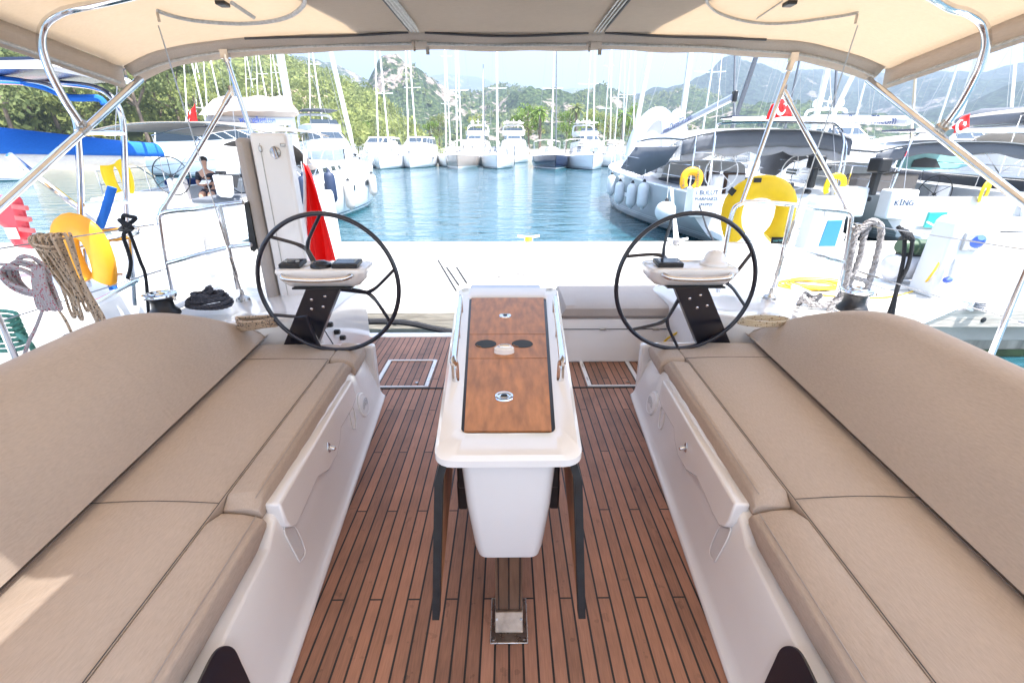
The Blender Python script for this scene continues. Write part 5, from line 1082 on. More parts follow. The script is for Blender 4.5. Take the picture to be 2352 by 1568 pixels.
pr=thing('person','person in a dark t-shirt sitting under the taupe bimini, reading','person',HP-Vector((0,0,.75)),None,'W')
def pv(x,y,z): return HP+Vector((x,y,z))
V=[pv(.02,.05,-.70),pv(.0,.04,-.52),pv(-.02,.02,-.36),pv(-.01,.0,-.25),pv(.0,-.005,-.17),pv(.005,0,-.10),pv(.01,.0,0),pv(.015,0,.07),
 pv(-.19,.02,-.27),pv(-.22,-.05,-.50),pv(.02,-.22,-.52),pv(.10,-.26,-.50), pv(.17,.02,-.27),pv(.24,-.06,-.48),pv(.22,-.26,-.48),pv(.22,-.33,-.47),
 pv(-.08,-.05,-.74),pv(.05,-.45,-.70),pv(.08,-.50,-1.10), pv(.14,-.05,-.74),pv(.26,-.45,-.70),pv(.28,-.50,-1.10)]
E_=[(0,1),(1,2),(2,3),(3,4),(4,5),(5,6),(6,7),(3,8),(8,9),(9,10),(10,11),(3,12),(12,13),(13,14),(14,15),(0,16),(16,17),(17,18),(0,19),(19,20),(20,21)]
Rr=[(.15,.11),(.13,.10),(.15,.10),(.12,.08),.05,.055,(.078,.09),(.06,.07),.065,.045,.032,.028,.065,.045,.032,.028,.09,.065,.045,.09,.065,.045]
skin_body(pr,'body',SK,V,E_,Rr)
sv=[0,1,2,3,8,9,12,13]; skin_body(pr,'tshirt',SHIRT,[V[0],V[1],V[2],V[3],V[8],V[8].lerp(V[9],.75),V[12],V[12].lerp(V[13],.75)],[(0,1),(1,2),(2,3),(3,4),(4,5),(3,6),(6,7)],[(.165,.125),(.15,.12),(.17,.12),(.12,.095),.08,.065,.08,.065])
skin_body(pr,'shorts',SHORT,[V[0],V[16],V[17].lerp(V[16],.25),V[19],V[20].lerp(V[19],.25)],[(0,1),(1,2),(0,3),(3,4)],[(.17,.13),.11,.085,.11,.085])
MB().sphere(HP+Vector((.005,.02,.055)),(.088,.095,.075)).build('hair',HAIR,pr); MB().tube([HP+Vector((.04,-.085,.0)),HP+Vector((.045,-.11,-.025))],.012,6).build('nose',SK,pr)
hnd=MB()
for hx,hy,hz in ((.10,-.28,-.50),(.22,-.35,-.47)):
    c=HP+Vector((hx,hy,hz)); hnd.sphere(c,(.035,.045,.018),8,6)
    for k in range(4): hnd.tube(smooth_path([c+Vector((-.022+.015*k,-.03,0)),c+Vector((-.024+.016*k,-.065,.004)),c+Vector((-.022+.015*k,-.08,-.02))],3),.008,6)
    hnd.tube([c+Vector((.03,-.0,0)),c+Vector((.05,-.035,.01))],.009,6)
hnd.build('hands',SK,pr)
single(MB().box(HP+Vector((.16,-.36,-.44)),(.22,.15,.012),Matrix.Rotation(.5,3,'X')),'booklet','white booklet held by the person under the taupe bimini','book',WHT,fr='W')
# ---- G: grey charter boat
GX,GY=5.95,10.45
g=yacht('sailing_yacht','grey hulled charter yacht with grey canvas and its name on the stern','yacht',stern=(GX,GY),L=13.4,B=4.25,fs=1.15,fb=1.55,hull=HG,mast=18,mt=.50,mm=ALU,furl=SAILW,hood=CLEAR,detail=1,well=True,boom=False,mr=.12,cabw=.62)
hs=g.children[0]
for s in (-1,): pass
for s in (-1,1):
    w=MB(); w.box((s*(hb(.42,4.25)+.004),5.9,.72),(.012,3.6,.12)); w.build('hull_stripe',WHT,g)
# bimini: crowned grey canopy, pale top, valance in scallops
bw=1.95; y0,y1,zb=.85,4.9,2.46
def gb(u,v,dz=0): x=(2*u-1)*bw; return Vector((x,y0+(y1-y0)*v,zb-.20*abs(2*u-1)**3+.06*math.sin(math.pi*v)+dz))
MB().grid(lambda u,v:gb(u,v,.03),20,8).build('bimini_top',WHITC,g,solid=.02); MB().grid(lambda u,v:gb(u,v),20,8).build('bimini_lining',GREYC,g,solid=.015)
MB().grid(lambda u,v:gb(u,0,-.02)+Vector((0,-.02,-.30*v)),24,3).build('front_band',GREYC,g,solid=.01)
MB().grid(lambda u,v:gb(u,0,-.30)+Vector((0,.02+.03*math.sin(u*40),-(.13+.10*abs(math.sin(u*math.pi*5)))*v)),60,3).build('rolled_valance',fabric('pale_grey_canvas',(.30,.30,.31),.5),g,solid=.01)
MB().add([(-bw,y0+.2,zb-.33),(-bw,y1,zb-.33),(-bw-.05,y1+1.6,1.45),(-bw-.04,y1-1.1,1.35),(-bw,y0+1.0,zb-.75)],[(0,1,2,3,4)]).build('side_curtain',GREYC,g,solid=.02)
MB().add([(bw,y0+.2,zb-.35),(bw,y1,zb-.35),(bw+.05,y1-.2,1.35),(bw,y1-1.2,1.35),(bw,y0+2.2,zb-.75)],[(0,1,2,3,4)]).build('side_curtain',GREYC,g,solid=.02)
fr_=MB()
for s in (-1,1): fr_.tube(smooth_path([(s*1.45,.25,1.15),(s*1.42,.35,2.2),(s*1.35,.55,2.52),(s*1.1,.65,2.60),(0,.65,2.62)],5),.022,8); fr_.tube(smooth_path([(s*1.75,.55,1.15),(s*1.72,.65,2.1),(s*1.6,.95,2.5)],5),.018,8)
fr_.tube([(-1.43,.30,2.0),(-1.73,.60,2.0)],.014,6); fr_.build('stern_arch',STEEL,g)
MB().box((.55,.62,2.68),(3.4,.62,.045),Matrix.Rotation(.02,3,'Y')).build('solar_panel',SOLAR,g,bevel=.01); MB().box((.55,.28,2.67),(3.42,.03,.08)).build('panel_frame',ALUW,g)
bo=MB(); b0=at(1525,305,16.6,'W')-Vector((GX,GY,0)); b1=at(1687,222,11.9,'W')-Vector((GX,GY,0)); bo.tube([b0,b1],.12,12,flat=.62); bo_=bo.build('boom',mat('boom_silver',(.30,.33,.38),.35,metal=.2),g)
TXB=mat('boom_letters',(.02,.04,.14),.5); bx=(b1-b0); nrm=Vector((-1,0,0)); text('www.CharterTR.com',.26,'boom_text',TXB,bo_,b0+bx*.30+Vector((-.135,-.03,0)),bx,(0,0,1),.003)
MB().box(b1,(.09,.16,.24)).build('boom_end_cap',BLACK,bo_,bevel=.02); MB().tube([b1+Vector((0,0,.1)),b1+Vector((-.02,0,2.6))],.012,5).build('topping_lift',WIRE,g)
wheel_(g,(-.72,1.35,1.55),.40,WHT,spokes=5,thin=.014); box_part(g,'helm_pedestal',(-.72,1.55,1.15),(.30,.28,.70),GEL,.06); wheel_(g,(1.15,1.35,1.55),.40,WHT,spokes=5,thin=.014)
t_=box_part(g,'cockpit_table',(.0,2.7,1.12),(.50,1.3,.75),WOODP,.02); box_part(g,'table_front',(.0,2.03,1.15),(.44,.03,.62),WHT,.01); box_part(g,'seat_cushion',(1.05,2.9,1.22),(.75,2.2,.12),GREYC,.03); box_part(g,'seat_cushion',(-1.05,3.2,1.22),(.7,1.8,.12),GREYC,.03)
box_part(g,'transom_corner',(-1.62,.05,1.0),(.62,.42,.62),WHT,.04); box_part(g,'transom_corner',(1.62,.05,1.0),(.62,.42,.62),WHT,.04); box_part(g,'swim_platform',(0,-.25,.32),(2.7,.7,.18),GELF,.04)
LET=mat('name_letters',(.02,.05,.12),.5)
tc=Vector((GX,GY,0)); O=at(1588,447,GY-.21,'W')-tc
text('I BULUT',.135,'stern_name',LET,g,(-1.62,-.165,1.21),(1,0,0),(0,0,1),.003); text('MARMARİS',.10,'stern_name',LET,g,(-1.62,-.165,1.08),(1,0,0),(0,0,1),.003); text('1943920',.09,'stern_name',LET,g,(-1.62,-.165,.965),(1,0,0),(0,0,1),.003)
# upright white dinghy by its mast
WD=mat('white_hypalon',(.62,.65,.72),.45,var=.04)
dt=thing('inflatable_dinghy','white inflatable dinghy stood on edge by the mast of the grey yacht','dinghy',at(1500,400,17.5,'W'),None,'W')
oc=[at(x,y,17.5,'W') for x,y in ((1438,415),(1450,355),(1464,312),(1482,282),(1504,264),(1522,266),(1530,290),(1532,415))]
MB().tube(smooth_path(oc,5),.24,12).build('tube',WD,dt); MB().prism([p+Vector((0,-.12,0)) for p in smooth_path(oc,4)],(0,.15,0)).build('floor',mat('dinghy_floor',(.42,.42,.50),.5),dt,smooth=False)
MB().tube(smooth_path([at(x,y,17.8,'W') for x,y in ((1549,330),(1549,275),(1557,262),(1564,278),(1569,330))],5),.17,10).build('tube',WD,dt)
# its fenders
for i,(x,y,Y) in enumerate(((1384,452,16.9),(1398,471,15.6),(1428,480,14.2),(1449,482,13.2))):
    xx=GX-hb((Y-GY)/13.4,4.25)-.16; fender((xx,Y,max(.15,at(x,y,Y,'W').z)),FENW,'pale sausage fender on the grey hull, %s from the bow end'%('first second third last'.split()[i]),'sausage fenders of the grey yacht',.15,.78)
fender((GX-2.05-.22,10.9,.50),FENW,'round pale ball fender at the stern corner of the grey yacht',None,.24,ball=True)['group']='ball fenders'
hsh,P2,_=horseshoe(at(1588,412,10.35,'W'),.165,.17,'small orange horseshoe buoy with lettering on the grey yacht stern rail',mat('orange_buoy',(.85,.42,.01),.5),'W',th=.085,straps=False,tilt=.12)
text('iBulut',.075,'buoy_text',LET,hsh,at(1570,420,10.27,'W'),(-.15,0,1),(-1,0,-.15),.002); text('MARMARIS',.085,'buoy_text',LET,hsh,at(1604,408,10.27,'W'),(-.05,0,1),(-1,0,-.05),.002)
# flags (crescent and star)
def tflag(quad,Y0,Y1,label,w_,staff=None,fr='W'):
    """quad: px of hoist-top, fly-top, fly-bottom, hoist-bottom"""
    A,B_,C_,D_=[at(x,y,Y,fr) for (x,y),Y in zip(quad,(Y0,Y1,Y1,Y0))]
    t=thing('national_flag',label,'flag',D_,'red flags with crescent and star',fr); 
    def f(u,v): p=A.lerp(B_,u).lerp(D_.lerp(C_,u),v); return p+Vector((0,.05*math.sin(u*7+v*1.5),.02*math.sin(u*5)))
    MB().grid(f,16,8).build('cloth',RED,t,solid=.004)
    X=(B_-A).normalized(); U=(A-D_).normalized(); c=A.lerp(B_,.62).lerp(D_.lerp(C_,.62),.42)+Vector((0,-.09,0)); crescent(t,c,w_,-X,U,WHT)
    if staff: a_,b_=[at(x,y,Y0,fr) for x,y in staff]; MB().tube([a_,b_],.018,6).build('staff',WHT,t)
    return t
tflag(((1812,212),(1775,238),(1762,272),(1822,268)),9.8,9.6,'red flag with white crescent above the grey yacht, near our right canopy prop',.15)
tflag(((2228,262),(2172,296),(2178,310),(2232,292)),9.5,9.3,'red flag with white crescent behind the right canopy strut',.12)
tflag(((447,238),(430,270),(424,285),(452,285)),16,16,'small red flag left of the beige sail cover',.16)
# ---- K: second charter boat
KX,KY=10.3,10.45
k=yacht('sailing_yacht','white charter yacht with grey bimini and a black wheel, right of the grey yacht','yacht',stern=(KX,KY),L=13.2,B=4.2,fs=1.1,fb=1.5,hull=HG,mast=18,mt=.48,mm=ALU,furl=GREYC,hood=CLEAR,detail=1,well=True,boom=False,mr=.12)
kc=Vector((KX,KY,0)); b0=at(1862,272,16.4,'W')-kc; b1=at(2092,278,12.2,'W')-kc; bo=MB(); bo.tube([b0,b1],.13,12,flat=.62); bo_=bo.build('boom',mat('boom_pale',(.36,.37,.39),.35),k)
text('www. CharterTR.com',.30,'boom_text',TXB,bo_,b0.lerp(b1,.60)+Vector((-.14,-.05,0)),b1-b0,(0,0,1),.003)
bw=2.0; y0,y1,zb=.55,4.2,2.20
MB().grid(lambda u,v:gb(u,v,.03),20,8).build('bimini_top',WHITC,k,solid=.02); MB().grid(lambda u,v:gb(u,v),20,8).build('bimini_lining',GREYC,k,solid=.015); MB().grid(lambda u,v:gb(u,0,-.02)+Vector((0,-.02,-(.22+.04*math.sin(u*17))*v)),30,3).build('front_band',GREYC,k,solid=.01)
fr_=MB()
for s in (-1,1): fr_.tube(smooth_path([(s*1.75,.15,1.1),(s*1.62,.20,1.9),(s*1.45,.30,2.32),(s*1.1,.35,2.40),(0,.35,2.42)],5),.022,8); fr_.tube(smooth_path([(s*2.0,.55,1.1),(s*1.88,.6,1.8),(s*1.7,.75,2.2)],5),.018,8)
fr_.build('stern_arch',STEEL,k); MB().box((.3,.75,2.46),(3.6,1.0,.05)).build('solar_panel',SOLAR,k,bevel=.01); MB().box((.3,.24,2.45),(3.62,.03,.08)).build('panel_frame',ALUW,k)
wheel_(k,tuple(at(2145,446,11.4,'W')-kc),.42,BLACK); box_part(k,'helm_pedestal',tuple(at(2150,462,11.7,'W')-kc),(.32,.30,.75),GEL,.06)
box_part(k,'seat_back',(-.9,1.6,1.30),(1.5,.5,.40),TAUPEC,.04); box_part(k,'transom_step',(.4,-.15,.55),(1.7,.6,.25),GELF,.04); box_part(k,'swim_platform',(0,-.35,.30),(2.9,.7,.18),GELF,.04); box_part(k,'transom_corner',(-1.62,.02,.95),(.60,.36,.62),WHT,.04); box_part(k,'transom_corner',(1.62,.02,.95),(.60,.36,.62),WHT,.04)
text('KİNG',.17,'stern_name',LET,k,(-1.60,-.168,.99),(1,0,0),(0,0,1),.003)
box_part(k,'teal_inset',(-.72,-.10,.62),(.42,.06,.34),mat('teal_plastic',(.02,.28,.26),.4),.02)
def outboard(p,label,s=1.0):
    p=Vector(p); t=thing('outboard_motor',label,'outboard',p,'outboard motors on stern rails','W')
    MB().loft([[p+Vector((x*s,y*s,z*s)) for x,y in ((-.13,-.2),(.13,-.2),(.15,.15),(-.15,.15))] for z in (.38,.44,.62,.68)]).build('cowling',BLACK,t,bevel=.04); MB().box(p+Vector((0,0,.16*s)),(.12*s,.16*s,.46*s)).build('shaft',BLACK,t,bevel=.02); MB().lathe(p+Vector((0,.05,-.16*s)),[(.001,-.1),(.05,-.06),(.055,.08),(.02,.14)],10,(0,1,0)).build('gearcase',BLACK,t); MB().tube([p+Vector((0,-.2*s,.36*s)),p+Vector((.02,-.55*s,.42*s))],.022,6).build('tiller',BLACK,t)
outboard(at(2002,440,10.3,'W'),'black outboard motor on the stern rail left of the black wheel',1.0); outboard(at(1862,425,10.6,'W'),'dark outboard motor on the rail between the grey and the white charter yachts',.9)
horseshoe(at(1918,425,10.5,'W'),.18,.19,'yellow horseshoe buoy on the stern rail of the white charter yacht',YEL,'W',th=.065,straps=False,tilt=.2); horseshoe(at(2262,440,10.6,'W'),.16,.19,'yellow horseshoe buoy at the far right stern rail',YEL,'W',th=.06,straps=False,yaw=.5)
sp_=MB(); P=[at(x,y,13.8,'W') for x,y in ((2062,385),(2070,366),(2090,355),(2130,350),(2190,352),(2240,362),(2245,376),(2200,388),(2120,392))]; sp_.prism(P,(0,.12,0)); o=single(sp_,'paddle_board','teal and white paddle board on edge on the deck beyond the black wheel','board',mat('teal_board',(.30,.62,.62),.35),fr='W',bevel=.03); P=[at(x,y,13.78,'W') for x,y in ((2092,384),(2100,368),(2125,362),(2150,366),(2160,386))]; MB().prism(P,(0,-.01,0)).build('deck_pad',ZIPD,o)
fender(at(1875,505,10.2,'W')-Vector((0,0,.25)),FENW,'pale ball fender between the grey and the white charter yachts',None,.22,ball=True)['group']='ball fenders'
# ---- R: dark hulled boat at far right
r__=yacht('sailing_yacht','dark slate hulled yacht at the far right edge across the quay','yacht',stern=(15.3,10.6),L=14,B=4.4,fs=1.35,fb=1.7,hull=HD,mast=19,mt=.46,mm=ALU,furl=SAILW,hood=CREAMC,bim=(CREAMC,1.9,.8,4.2,3.1),detail=1,cover=GREYC,mr=.14,boomcol=ALU)
# ---- N: neighbour alongside on the left
n_=thing('neighbour_yacht','white yacht moored close alongside on our left, only its stern quarter visible','yacht',(-5.1,1.5,0),None,'W')
hl=MB(); rings=[]
for i in range(18):
    y=-4+8.0*i/17; k=max(0,(y-2.2)/1.8); w=2.02-.10*k; z=1.12-.02*k; 
    rings.append([Vector((x,y,zz)) for x,zz in ((-5.1-w,-.3),(-5.1-w,z-.05),(-5.1-w+.1,z),(-5.1-w+.7,z+.02),(-5.1-w+.95,z+.18*(1-k)),(-5.1-.7,z+.20*(1-k)),(-5.1-.65,z-.4),(-5.1+.65,z-.4),(-5.1+.7,z+.20*(1-k)),(-5.1+w-.95,z+.18*(1-k)),(-5.1+w-.55,z+.0),(-5.1+w-.10,z-.03),(-5.1+w,z-.10),(-5.1+w-.02,.55),(-5.1+w-.25,-.3))])
hl.loft(rings); ho=hl.build('hull',HW,n_,bevel=.02)
MB().box((-5.1,-.2,.735),(1.28,7.6,.04)).build('cockpit_floor',TEAK,n_); MB().box((-4.35,.2,1.38),(.62,2.4,.10)).build('seat_cushion',NAVYC,n_,bevel=.03); 
c=atX(20,700,-3.75,'W'); MB().box(c,(.5,.9,.10)).build('seat_cushion',NAVYC,n_,bevel=.03)
# sticker and panel line on its coaming
A_=atX(278,760,-3.10,'W'); 
sk=MB(); q0=[atX(x,y,-3.077,'W') for x,y in ((250,768),(297,752),(299,758),(252,775))]; sk.prism(q0,(.006,0,0)); s_=sk.build('fuel_sticker',mat('maroon_sticker',(.25,.02,.06),.5),n_); cen_=sum(q0,Vector())/4; text('MAZOT / DIESEL',.030,'sticker_text',WHT,s_,cen_+Vector((.009,0,0)),(q0[1]-q0[0]),(0,0,1),.0006)
# sail on the boom with blue cover
cv=MB(); R2=[]; P0=at(318,362,4.4,'W'); P1=Vector((P0.x-2.3,-.6,P0.z+.22))
for i in range(25):
    u=i/24; c=P0.lerp(P1,u)+Vector((0,0,.02*math.sin(u*23))); rr_=.07+.075*min(1,u*3.5); R2.append([c+Vector((math.cos(a)*rr_*.8,0,math.sin(a)*rr_*1.05)) for a in [q*math.tau/14 for q in range(14)]])
bmN=cv.loft(R2).build('furled_sail',WHITC,n_); cv=MB(); R2=[]
for i in range(25):
    u=-.03+1.03*i/24; c=P0.lerp(P1,u)+Vector((0,0,.03+.02*u)); rr_=.075+.085*min(1,max(0,u)*3.2); R2.append([c+Vector((math.cos(a)*rr_*.85,0,math.sin(a)*rr_*1.25)) for a in [R(-12)+q*R(204)/10 for q in range(11)]])
cv.loft(R2,closed=False).build('sail_cover',BLUEC,n_,solid=.006)
MB().tube([at(x,y,Y,'W') for x,y,Y in ((20,355,3.4),(170,470,3.7),(285,548,4.0))],.022,8).build('boom_support',STEEL,n_)
# its stern arch, gas rails, panel
ar=MB(); 
ar.tube(smooth_path([at(x,y,3.55,'W') for x,y in ((208,680),(198,620),(188,520),(185,420),(180,330),(176,285),(160,245),(140,215),(105,196),(40,188),(-60,186))],5),.021,10)
ar.tube(smooth_path([at(x,y,3.9,'W') for x,y in ((306,640),(300,600),(294,520),(288,400),(284,300),(278,262),(262,230),(235,208),(190,196),(100,190),(-60,186))],5),.021,10)
ar.tube([at(183,306,3.55,'W'),at(285,306,3.9,'W')],.018,8); ar.tube([at(190,470,3.55,'W'),at(292,464,3.9,'W')],.018,8); ar.build('stern_arch',STEEL,n_)
rl=MB(); rl.tube(smooth_path([at(x,y,3.45,'W') for x,y in ((172,620),(146,612),(148,590),(180,570),(240,556),(300,543),(318,530),(300,522),(200,534),(110,535))],4),.016,8); rl.tube([at(x,y,3.3,'W') for x,y in ((110,735),(232,688),(318,642))],.016,8); rl.tube([at(175,628,3.5,'W'),at(285,630,3.5,'W')],.013,8); rl.tube([at(310,700,3.6,'W'),at(298,520,3.6,'W')],.016,8); rl.build('push_pit',STEEL,n_)
MB().tube(smooth_path([at(x,y,3.55,'W') for x,y in ((-40,178),(20,184),(60,190),(100,200),(135,215),(165,225),(225,226),(240,240))],4),.022,8).build('blue_sleeve',BLUEC,n_)
sp=MB(); q=[at(-60,140,3.2,'W'),at(98,140,3.2,'W'),at(295,188,4.3,'W'),at(230,196,4.4,'W')]; sp.prism([at(-60,150,3.0,'W'),at(95,146,3.0,'W'),at(296,186,4.2,'W'),at(120,200,4.4,'W'),at(-60,186,3.9,'W')],(0,0,.035)); spo=sp.build('solar_panel',SOLAR,n_); e_=MB(); e_.tube([at(-60,150,2.98,'W'),at(95,148,2.98,'W'),at(297,188,4.2,'W')],.022,4); e_.build('panel_frame',ALUW,spo)
t,Pn,_=horseshoe(at(194,582,3.35,'W'),.115,.20,'shade-toned yellow horseshoe life buoy lashed behind the left lifeline',mat('shade_toned_buoy_cover',(.80,.36,.015),.5,var=.1,vscale=8,bump=.5,bscale=7,trans=(.9,.5,.02,.15)),'W',th=.095,straps=False,yaw=.0)  # yellow buoy, its shaded tone put into the cover colour
horseshoe(at(270,405,4.2,'W'),.06,.13,'small yellow rescue float hung on the neighbour stern arch',YEL,'W',th=.045,straps=False,yaw=.6)
st=MB(); st.tube([at(x,y,3.5,'W') for x,y in ((258,430),(240,490),(226,530),(235,600),(262,665))],.028,6,flat=.2); single(st,'strap','blue webbing strap down from the stern arch to the shade-toned buoy','strap',BLUEC,fr='W')
rd=thing('liferaft_canister','red plastic canister with moulded rungs at the left edge','liferaft',at(40,560,4.1,'W'),None,'W')
REDP=mat('red_plastic',(.62,.05,.07),.4,var=.05)
MB().loft([[at(x,y,Y,'W') for x,y in ((-40,452),(28,446),(50,452),(84,574),(30,566),(10,520),(-40,500))] for Y in (3.95,4.4)]).build('canister_body',REDP,rd,bevel=.03); rg=MB()
for x,y in ((40,476),(48,502),(56,528),(66,556)): rg.box(at(x+6,y,3.93,'W'),(.11,.03,.035),Matrix.Rotation(.15,3,'Y'))
rg.build('rung',mat('red_rung',(.75,.15,.15),.4),rd); MB().box(at(28,536,3.92,'W'),(.09,.01,.09)).build('label_plate',WHT,rd)
for (x,y,r_) in ((200,800,.14),(150,822,.13)): 
    c=at(x,y,2.35,'W'); q=MB(); q.lathe(c+Vector((0,-.03,-.05)),[(.001,0),(r_*.6,0),(r_,.04),(r_,.12),(r_*.6,.16)],18,(.6,-.5,.4)); single(q,'fender','navy covered fender %s squeezed between the hulls on the left'%('nearer the sticker' if x==200 else 'nearer the stanchion'),'fender',FENN,fr='W',group='navy fenders between the hulls')
# black rubber snubber bar (own stern line) below the timber
mb=MB(); mb.tube(smooth_path([at(x,y,4.0,'W') for x,y in ((770,742),(870,738),(940,742),(1000,755),(1060,765))],5),.03,8); single(mb,'mooring_line','thick black mooring line slung below the quay timber behind our stern','rope',RB,fr='W')
# ---- quay furniture
def pedestal(x0,x1,yt,yb,label,depth=.34,blue=False,side=True):
    p0=atZ(x0,yb,QZ,'W'); p1=atZ(x1,yb,QZ,'W'); Y=(p0.y+p1.y)/2; w=p1.x-p0.x; c=Vector(((p0.x+p1.x)/2,Y+depth/2,QZ)); top=at((x0+x1)/2,yt,Y,'W').z; H=top-QZ
    t=thing('power_pedestal',label,'pedestal',c,'white service pedestals','W'); Rg=[]
    for z,k,off in ((0,1,0),(.05,1,0),(H*.5,.90,.03),(H*.82,.84,.05),(H*.93,.78,.06),(H*.985,.62,.08),(H,.40,.10)):
        Rg.append([c+Vector((x*w/2*k,y*depth/2*(.6+.4*k)+off*.6,z)) for x,y in ((-1,-.8),(-.85,-1),(.85,-1),(1,-.8),(1,.8),(.85,1),(-.85,1),(-1,.8))])
    MB().loft(Rg).build('cabinet',PEDW,t,bevel=.02)
    if blue:
        q=MB(); q.loft([[c+Vector((x*w/2+.02,-depth*.5-.006+.018*(z/H)*2+dy,z)) for x,z in ((-.42,H*.12),(.52,H*.12),(.60,H*.60),(-.20,H*.60))] for dy in (0,.02)]); q.build('blue_cover',mat('blue_plastic',(.03,.19,.62),.35),t,bevel=.006)
        q=MB(); q.box(c+Vector((.03,-depth*.38,H*.76)),(w*.52,.04,H*.17)); q.build('socket_recess',ZIP,t,bevel=.01)
    else:
        MB().box(c+Vector((-w*.10,-depth*.40,H*.72)),(w*.30,.05,H*.22)).build('socket_recess',ZIP,t,bevel=.01); MB().box(c+Vector((-w*.15,-depth*.47,H*.40)),(w*.26,.03,H*.26)).build('inspection_plate',WHITC,t,bevel=.01)
    return t,c,w,H
pedestal(1848,1932,455,580,'white service pedestal with a blue cover at the far side of the quay',blue=True)
tP,cP,wP,HP_=pedestal(2135,2262,503,684,'large white service pedestal on the near right edge of the quay')
q=MB(); q.lathe(cP+Vector((-wP*.20,-.26,HP_*.72)),[(.001,0),(.05,.0),(.055,.02),(.05,.10),(.03,.14)],14,(-.4,-.6,.5)); q.build('plug',mat('plug_blue',(.03,.12,.6),.4),tP); q=MB(); q.lathe(cP+Vector((-wP*.35,-.22,.22)),[(.03,0),(.035,.05),(.02,.08)],12,(-1,-.3,0)); q.build('tap',mat('plug_blue2',(.05,.10,.45),.4),tP)
pedestal(487,528,512,672,'white service pedestal seen behind our left push pit',depth=.3)
pedestal(742,772,440,568,'white service pedestal beside the red ensign',depth=.3)
# compressor
cc=atZ(2105,668,QZ,'W')+Vector((0,.25,0)); t=thing('air_compressor','green motor on a pale tank beside the large right pedestal','compressor',cc,None,'W')
MB().lathe(cc+Vector((-.24,0,.22)),[(.001,-.02),(.10,0),(.15,.05),(.15,.42),(.10,.47),(.001,.49)],18,(1,0,0)).build('tank',mat('tank_grey',(.52,.52,.55),.4,var=.1),t); MB().lathe(cc+Vector((-.16,0,.47)),[(.001,0),(.07,.0),(.085,.03),(.085,.16),(.10,.17),(.10,.32),(.06,.36)],16,(1,0,-.08)).build('motor',mat('motor_green',(.05,.09,.05),.45,var=.2),t); MB().box(cc+Vector((.05,0,.02)),(.75,.42,.035)).build('base_board',WHITC,t); MB().box(cc+Vector((0,0,.37)),(.25,.12,.06)).build('bracket',BLACK,t)
mb=MB(); mb.tube(smooth_path([at(2190,540,5.0,'W'),at(2170,580,4.9,'W'),at(2140,630,4.8,'W'),atZ(2105,665,QZ+.02,'W'),atZ(2040,682,QZ+.012,'W'),atZ(1960,682,QZ+.012,'W'),atZ(1880,676,QZ+.012,'W'),atZ(1830,664,QZ+.012,'W')],6),.011,6)
for k in range(5): mb.tube(smooth_path([atZ(1870,655,QZ+.014,'W')+Vector((.33*math.cos(a)+.04*k-.1,.20*math.sin(a)+.03*math.sin(k*2),.008*k)) for a in [q*math.tau/10 for q in range(10)]],4,True),.009,6,closed=True)
single(mb,'hose','yellow water hose running from the large pedestal to a tangle on the quay','hose',RY,fr='W')
def cleat(px,py,label,m=ALUW,yel=False):
    c=atZ(px,py,QZ+.005,'W'); t=thing('mooring_cleat',label,'cleat',c,'quay cleats','W'); q=MB(); q.tube(smooth_path([c+Vector((-.19,0,.11)),c+Vector((-.08,0,.09)),c+Vector((.08,0,.09)),c+Vector((.19,0,.11))],4),.022,8); q.build('horn_bar',m,t); q=MB(); q.box(c+Vector((-.06,0,.045)),(.03,.05,.09)); q.build('leg',m,t); q=MB(); q.box(c+Vector((.06,0,.045)),(.03,.05,.09)); q.build('leg',m,t)
    q=MB()
    for k in range(4): q.tube(smooth_path([c+Vector((.06*math.cos(a),.05*math.sin(a),.03+.02*k)) for a in [z*math.tau/7 for z in range(7)]],3,True),.012,6,closed=True)
    q.build('rope_turns',RY if yel else RGY,t)
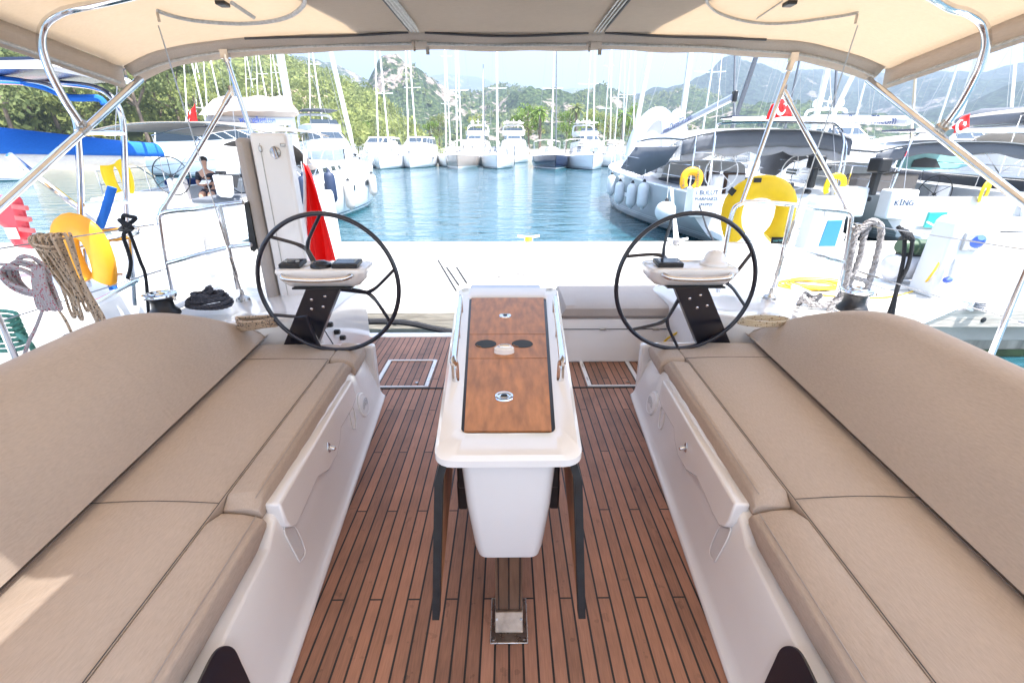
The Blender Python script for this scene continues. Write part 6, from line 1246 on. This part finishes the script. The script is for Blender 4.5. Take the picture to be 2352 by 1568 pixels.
cleat(1214,556,'yellow roped cleat on the far quay edge, centre',yel=True); cleat(1552,563,'cleat on the far quay edge left of the grey yacht stern'); cleat(2240,712,'white cleat with rope on the near quay edge at right'); cleat(1985,668,'cleat behind the looped grey rope on the quay',ALU) if False else None
# mooring lines
def line(P,r_,m,label,fr='W'): return single(MB().tube(P,r_,7),'mooring_line',label,'rope',m,fr=fr)
line([at(1540,432,10.6,'W'),at(1558,558,8.0,'W')],.022,WHT,'white mooring line from the grey yacht corner down to the quay cleat'); line([at(1545,435,10.6,'W'),at(1549,556,8.0,'W')],.016,WHT,'second thinner white line beside it from the grey yacht corner'); line([at(2130,510,10.2,'W'),at(2245,575,8.1,'W')],.018,WHT,'white line from the white charter yacht to the quay')
line([at(1606,470,10.4,'W'),at(1622,520,9.0,'W'),at(1640,556,8.1,'W')],.016,RB,'black line from the grey yacht stern to the quay')
line([atZ(2200,706,QZ+.03,'W'),at(2120,740,4.35,'W'),at(2060,775,4.1,'W')],.018,WHT,'pale line from the quay edge cleat down behind our right seat back')
mb=MB(); mb.tube(smooth_path([atZ(x,y,QZ+.008,'W') for x,y in ((1141,633),(1150,636),(1170,634),(1185,628),(1205,631))],4),.006,5); single(mb,'rope_end','thin loose cord lying on the quay behind the table','rope',RGY,fr='W')
# ================= HAZE
hz=MB(); hz.box((0,1950,340),(8800,5500,682)); 
me_v=[Vector((x,y,z)) for x in (-4600,4600) for y in (-350,4600) for z in (-3,680)]
hm_=bpy.data.materials.new('haze_air'); hm_.use_nodes=True; nt=hm_.node_tree
for n_i in list(nt.nodes): 
    if n_i.type!='OUTPUT_MATERIAL': nt.nodes.remove(n_i)
pv_=nt.nodes.new('ShaderNodeVolumePrincipled'); pv_.inputs['Color'].default_value=(.60,.76,1,1); pv_.inputs['Density'].default_value=.00064; pv_.inputs['Anisotropy'].default_value=.3
nt.links.new(pv_.outputs[0],[n for n in nt.nodes if n.type=='OUTPUT_MATERIAL'][0].inputs['Volume'])
h=MB().add(me_v,[(0,1,3,2),(4,6,7,5),(0,4,5,1),(2,3,7,6),(0,2,6,4),(1,5,7,3)]).build('haze',hm_,None,smooth=False); h['kind']='stuff'
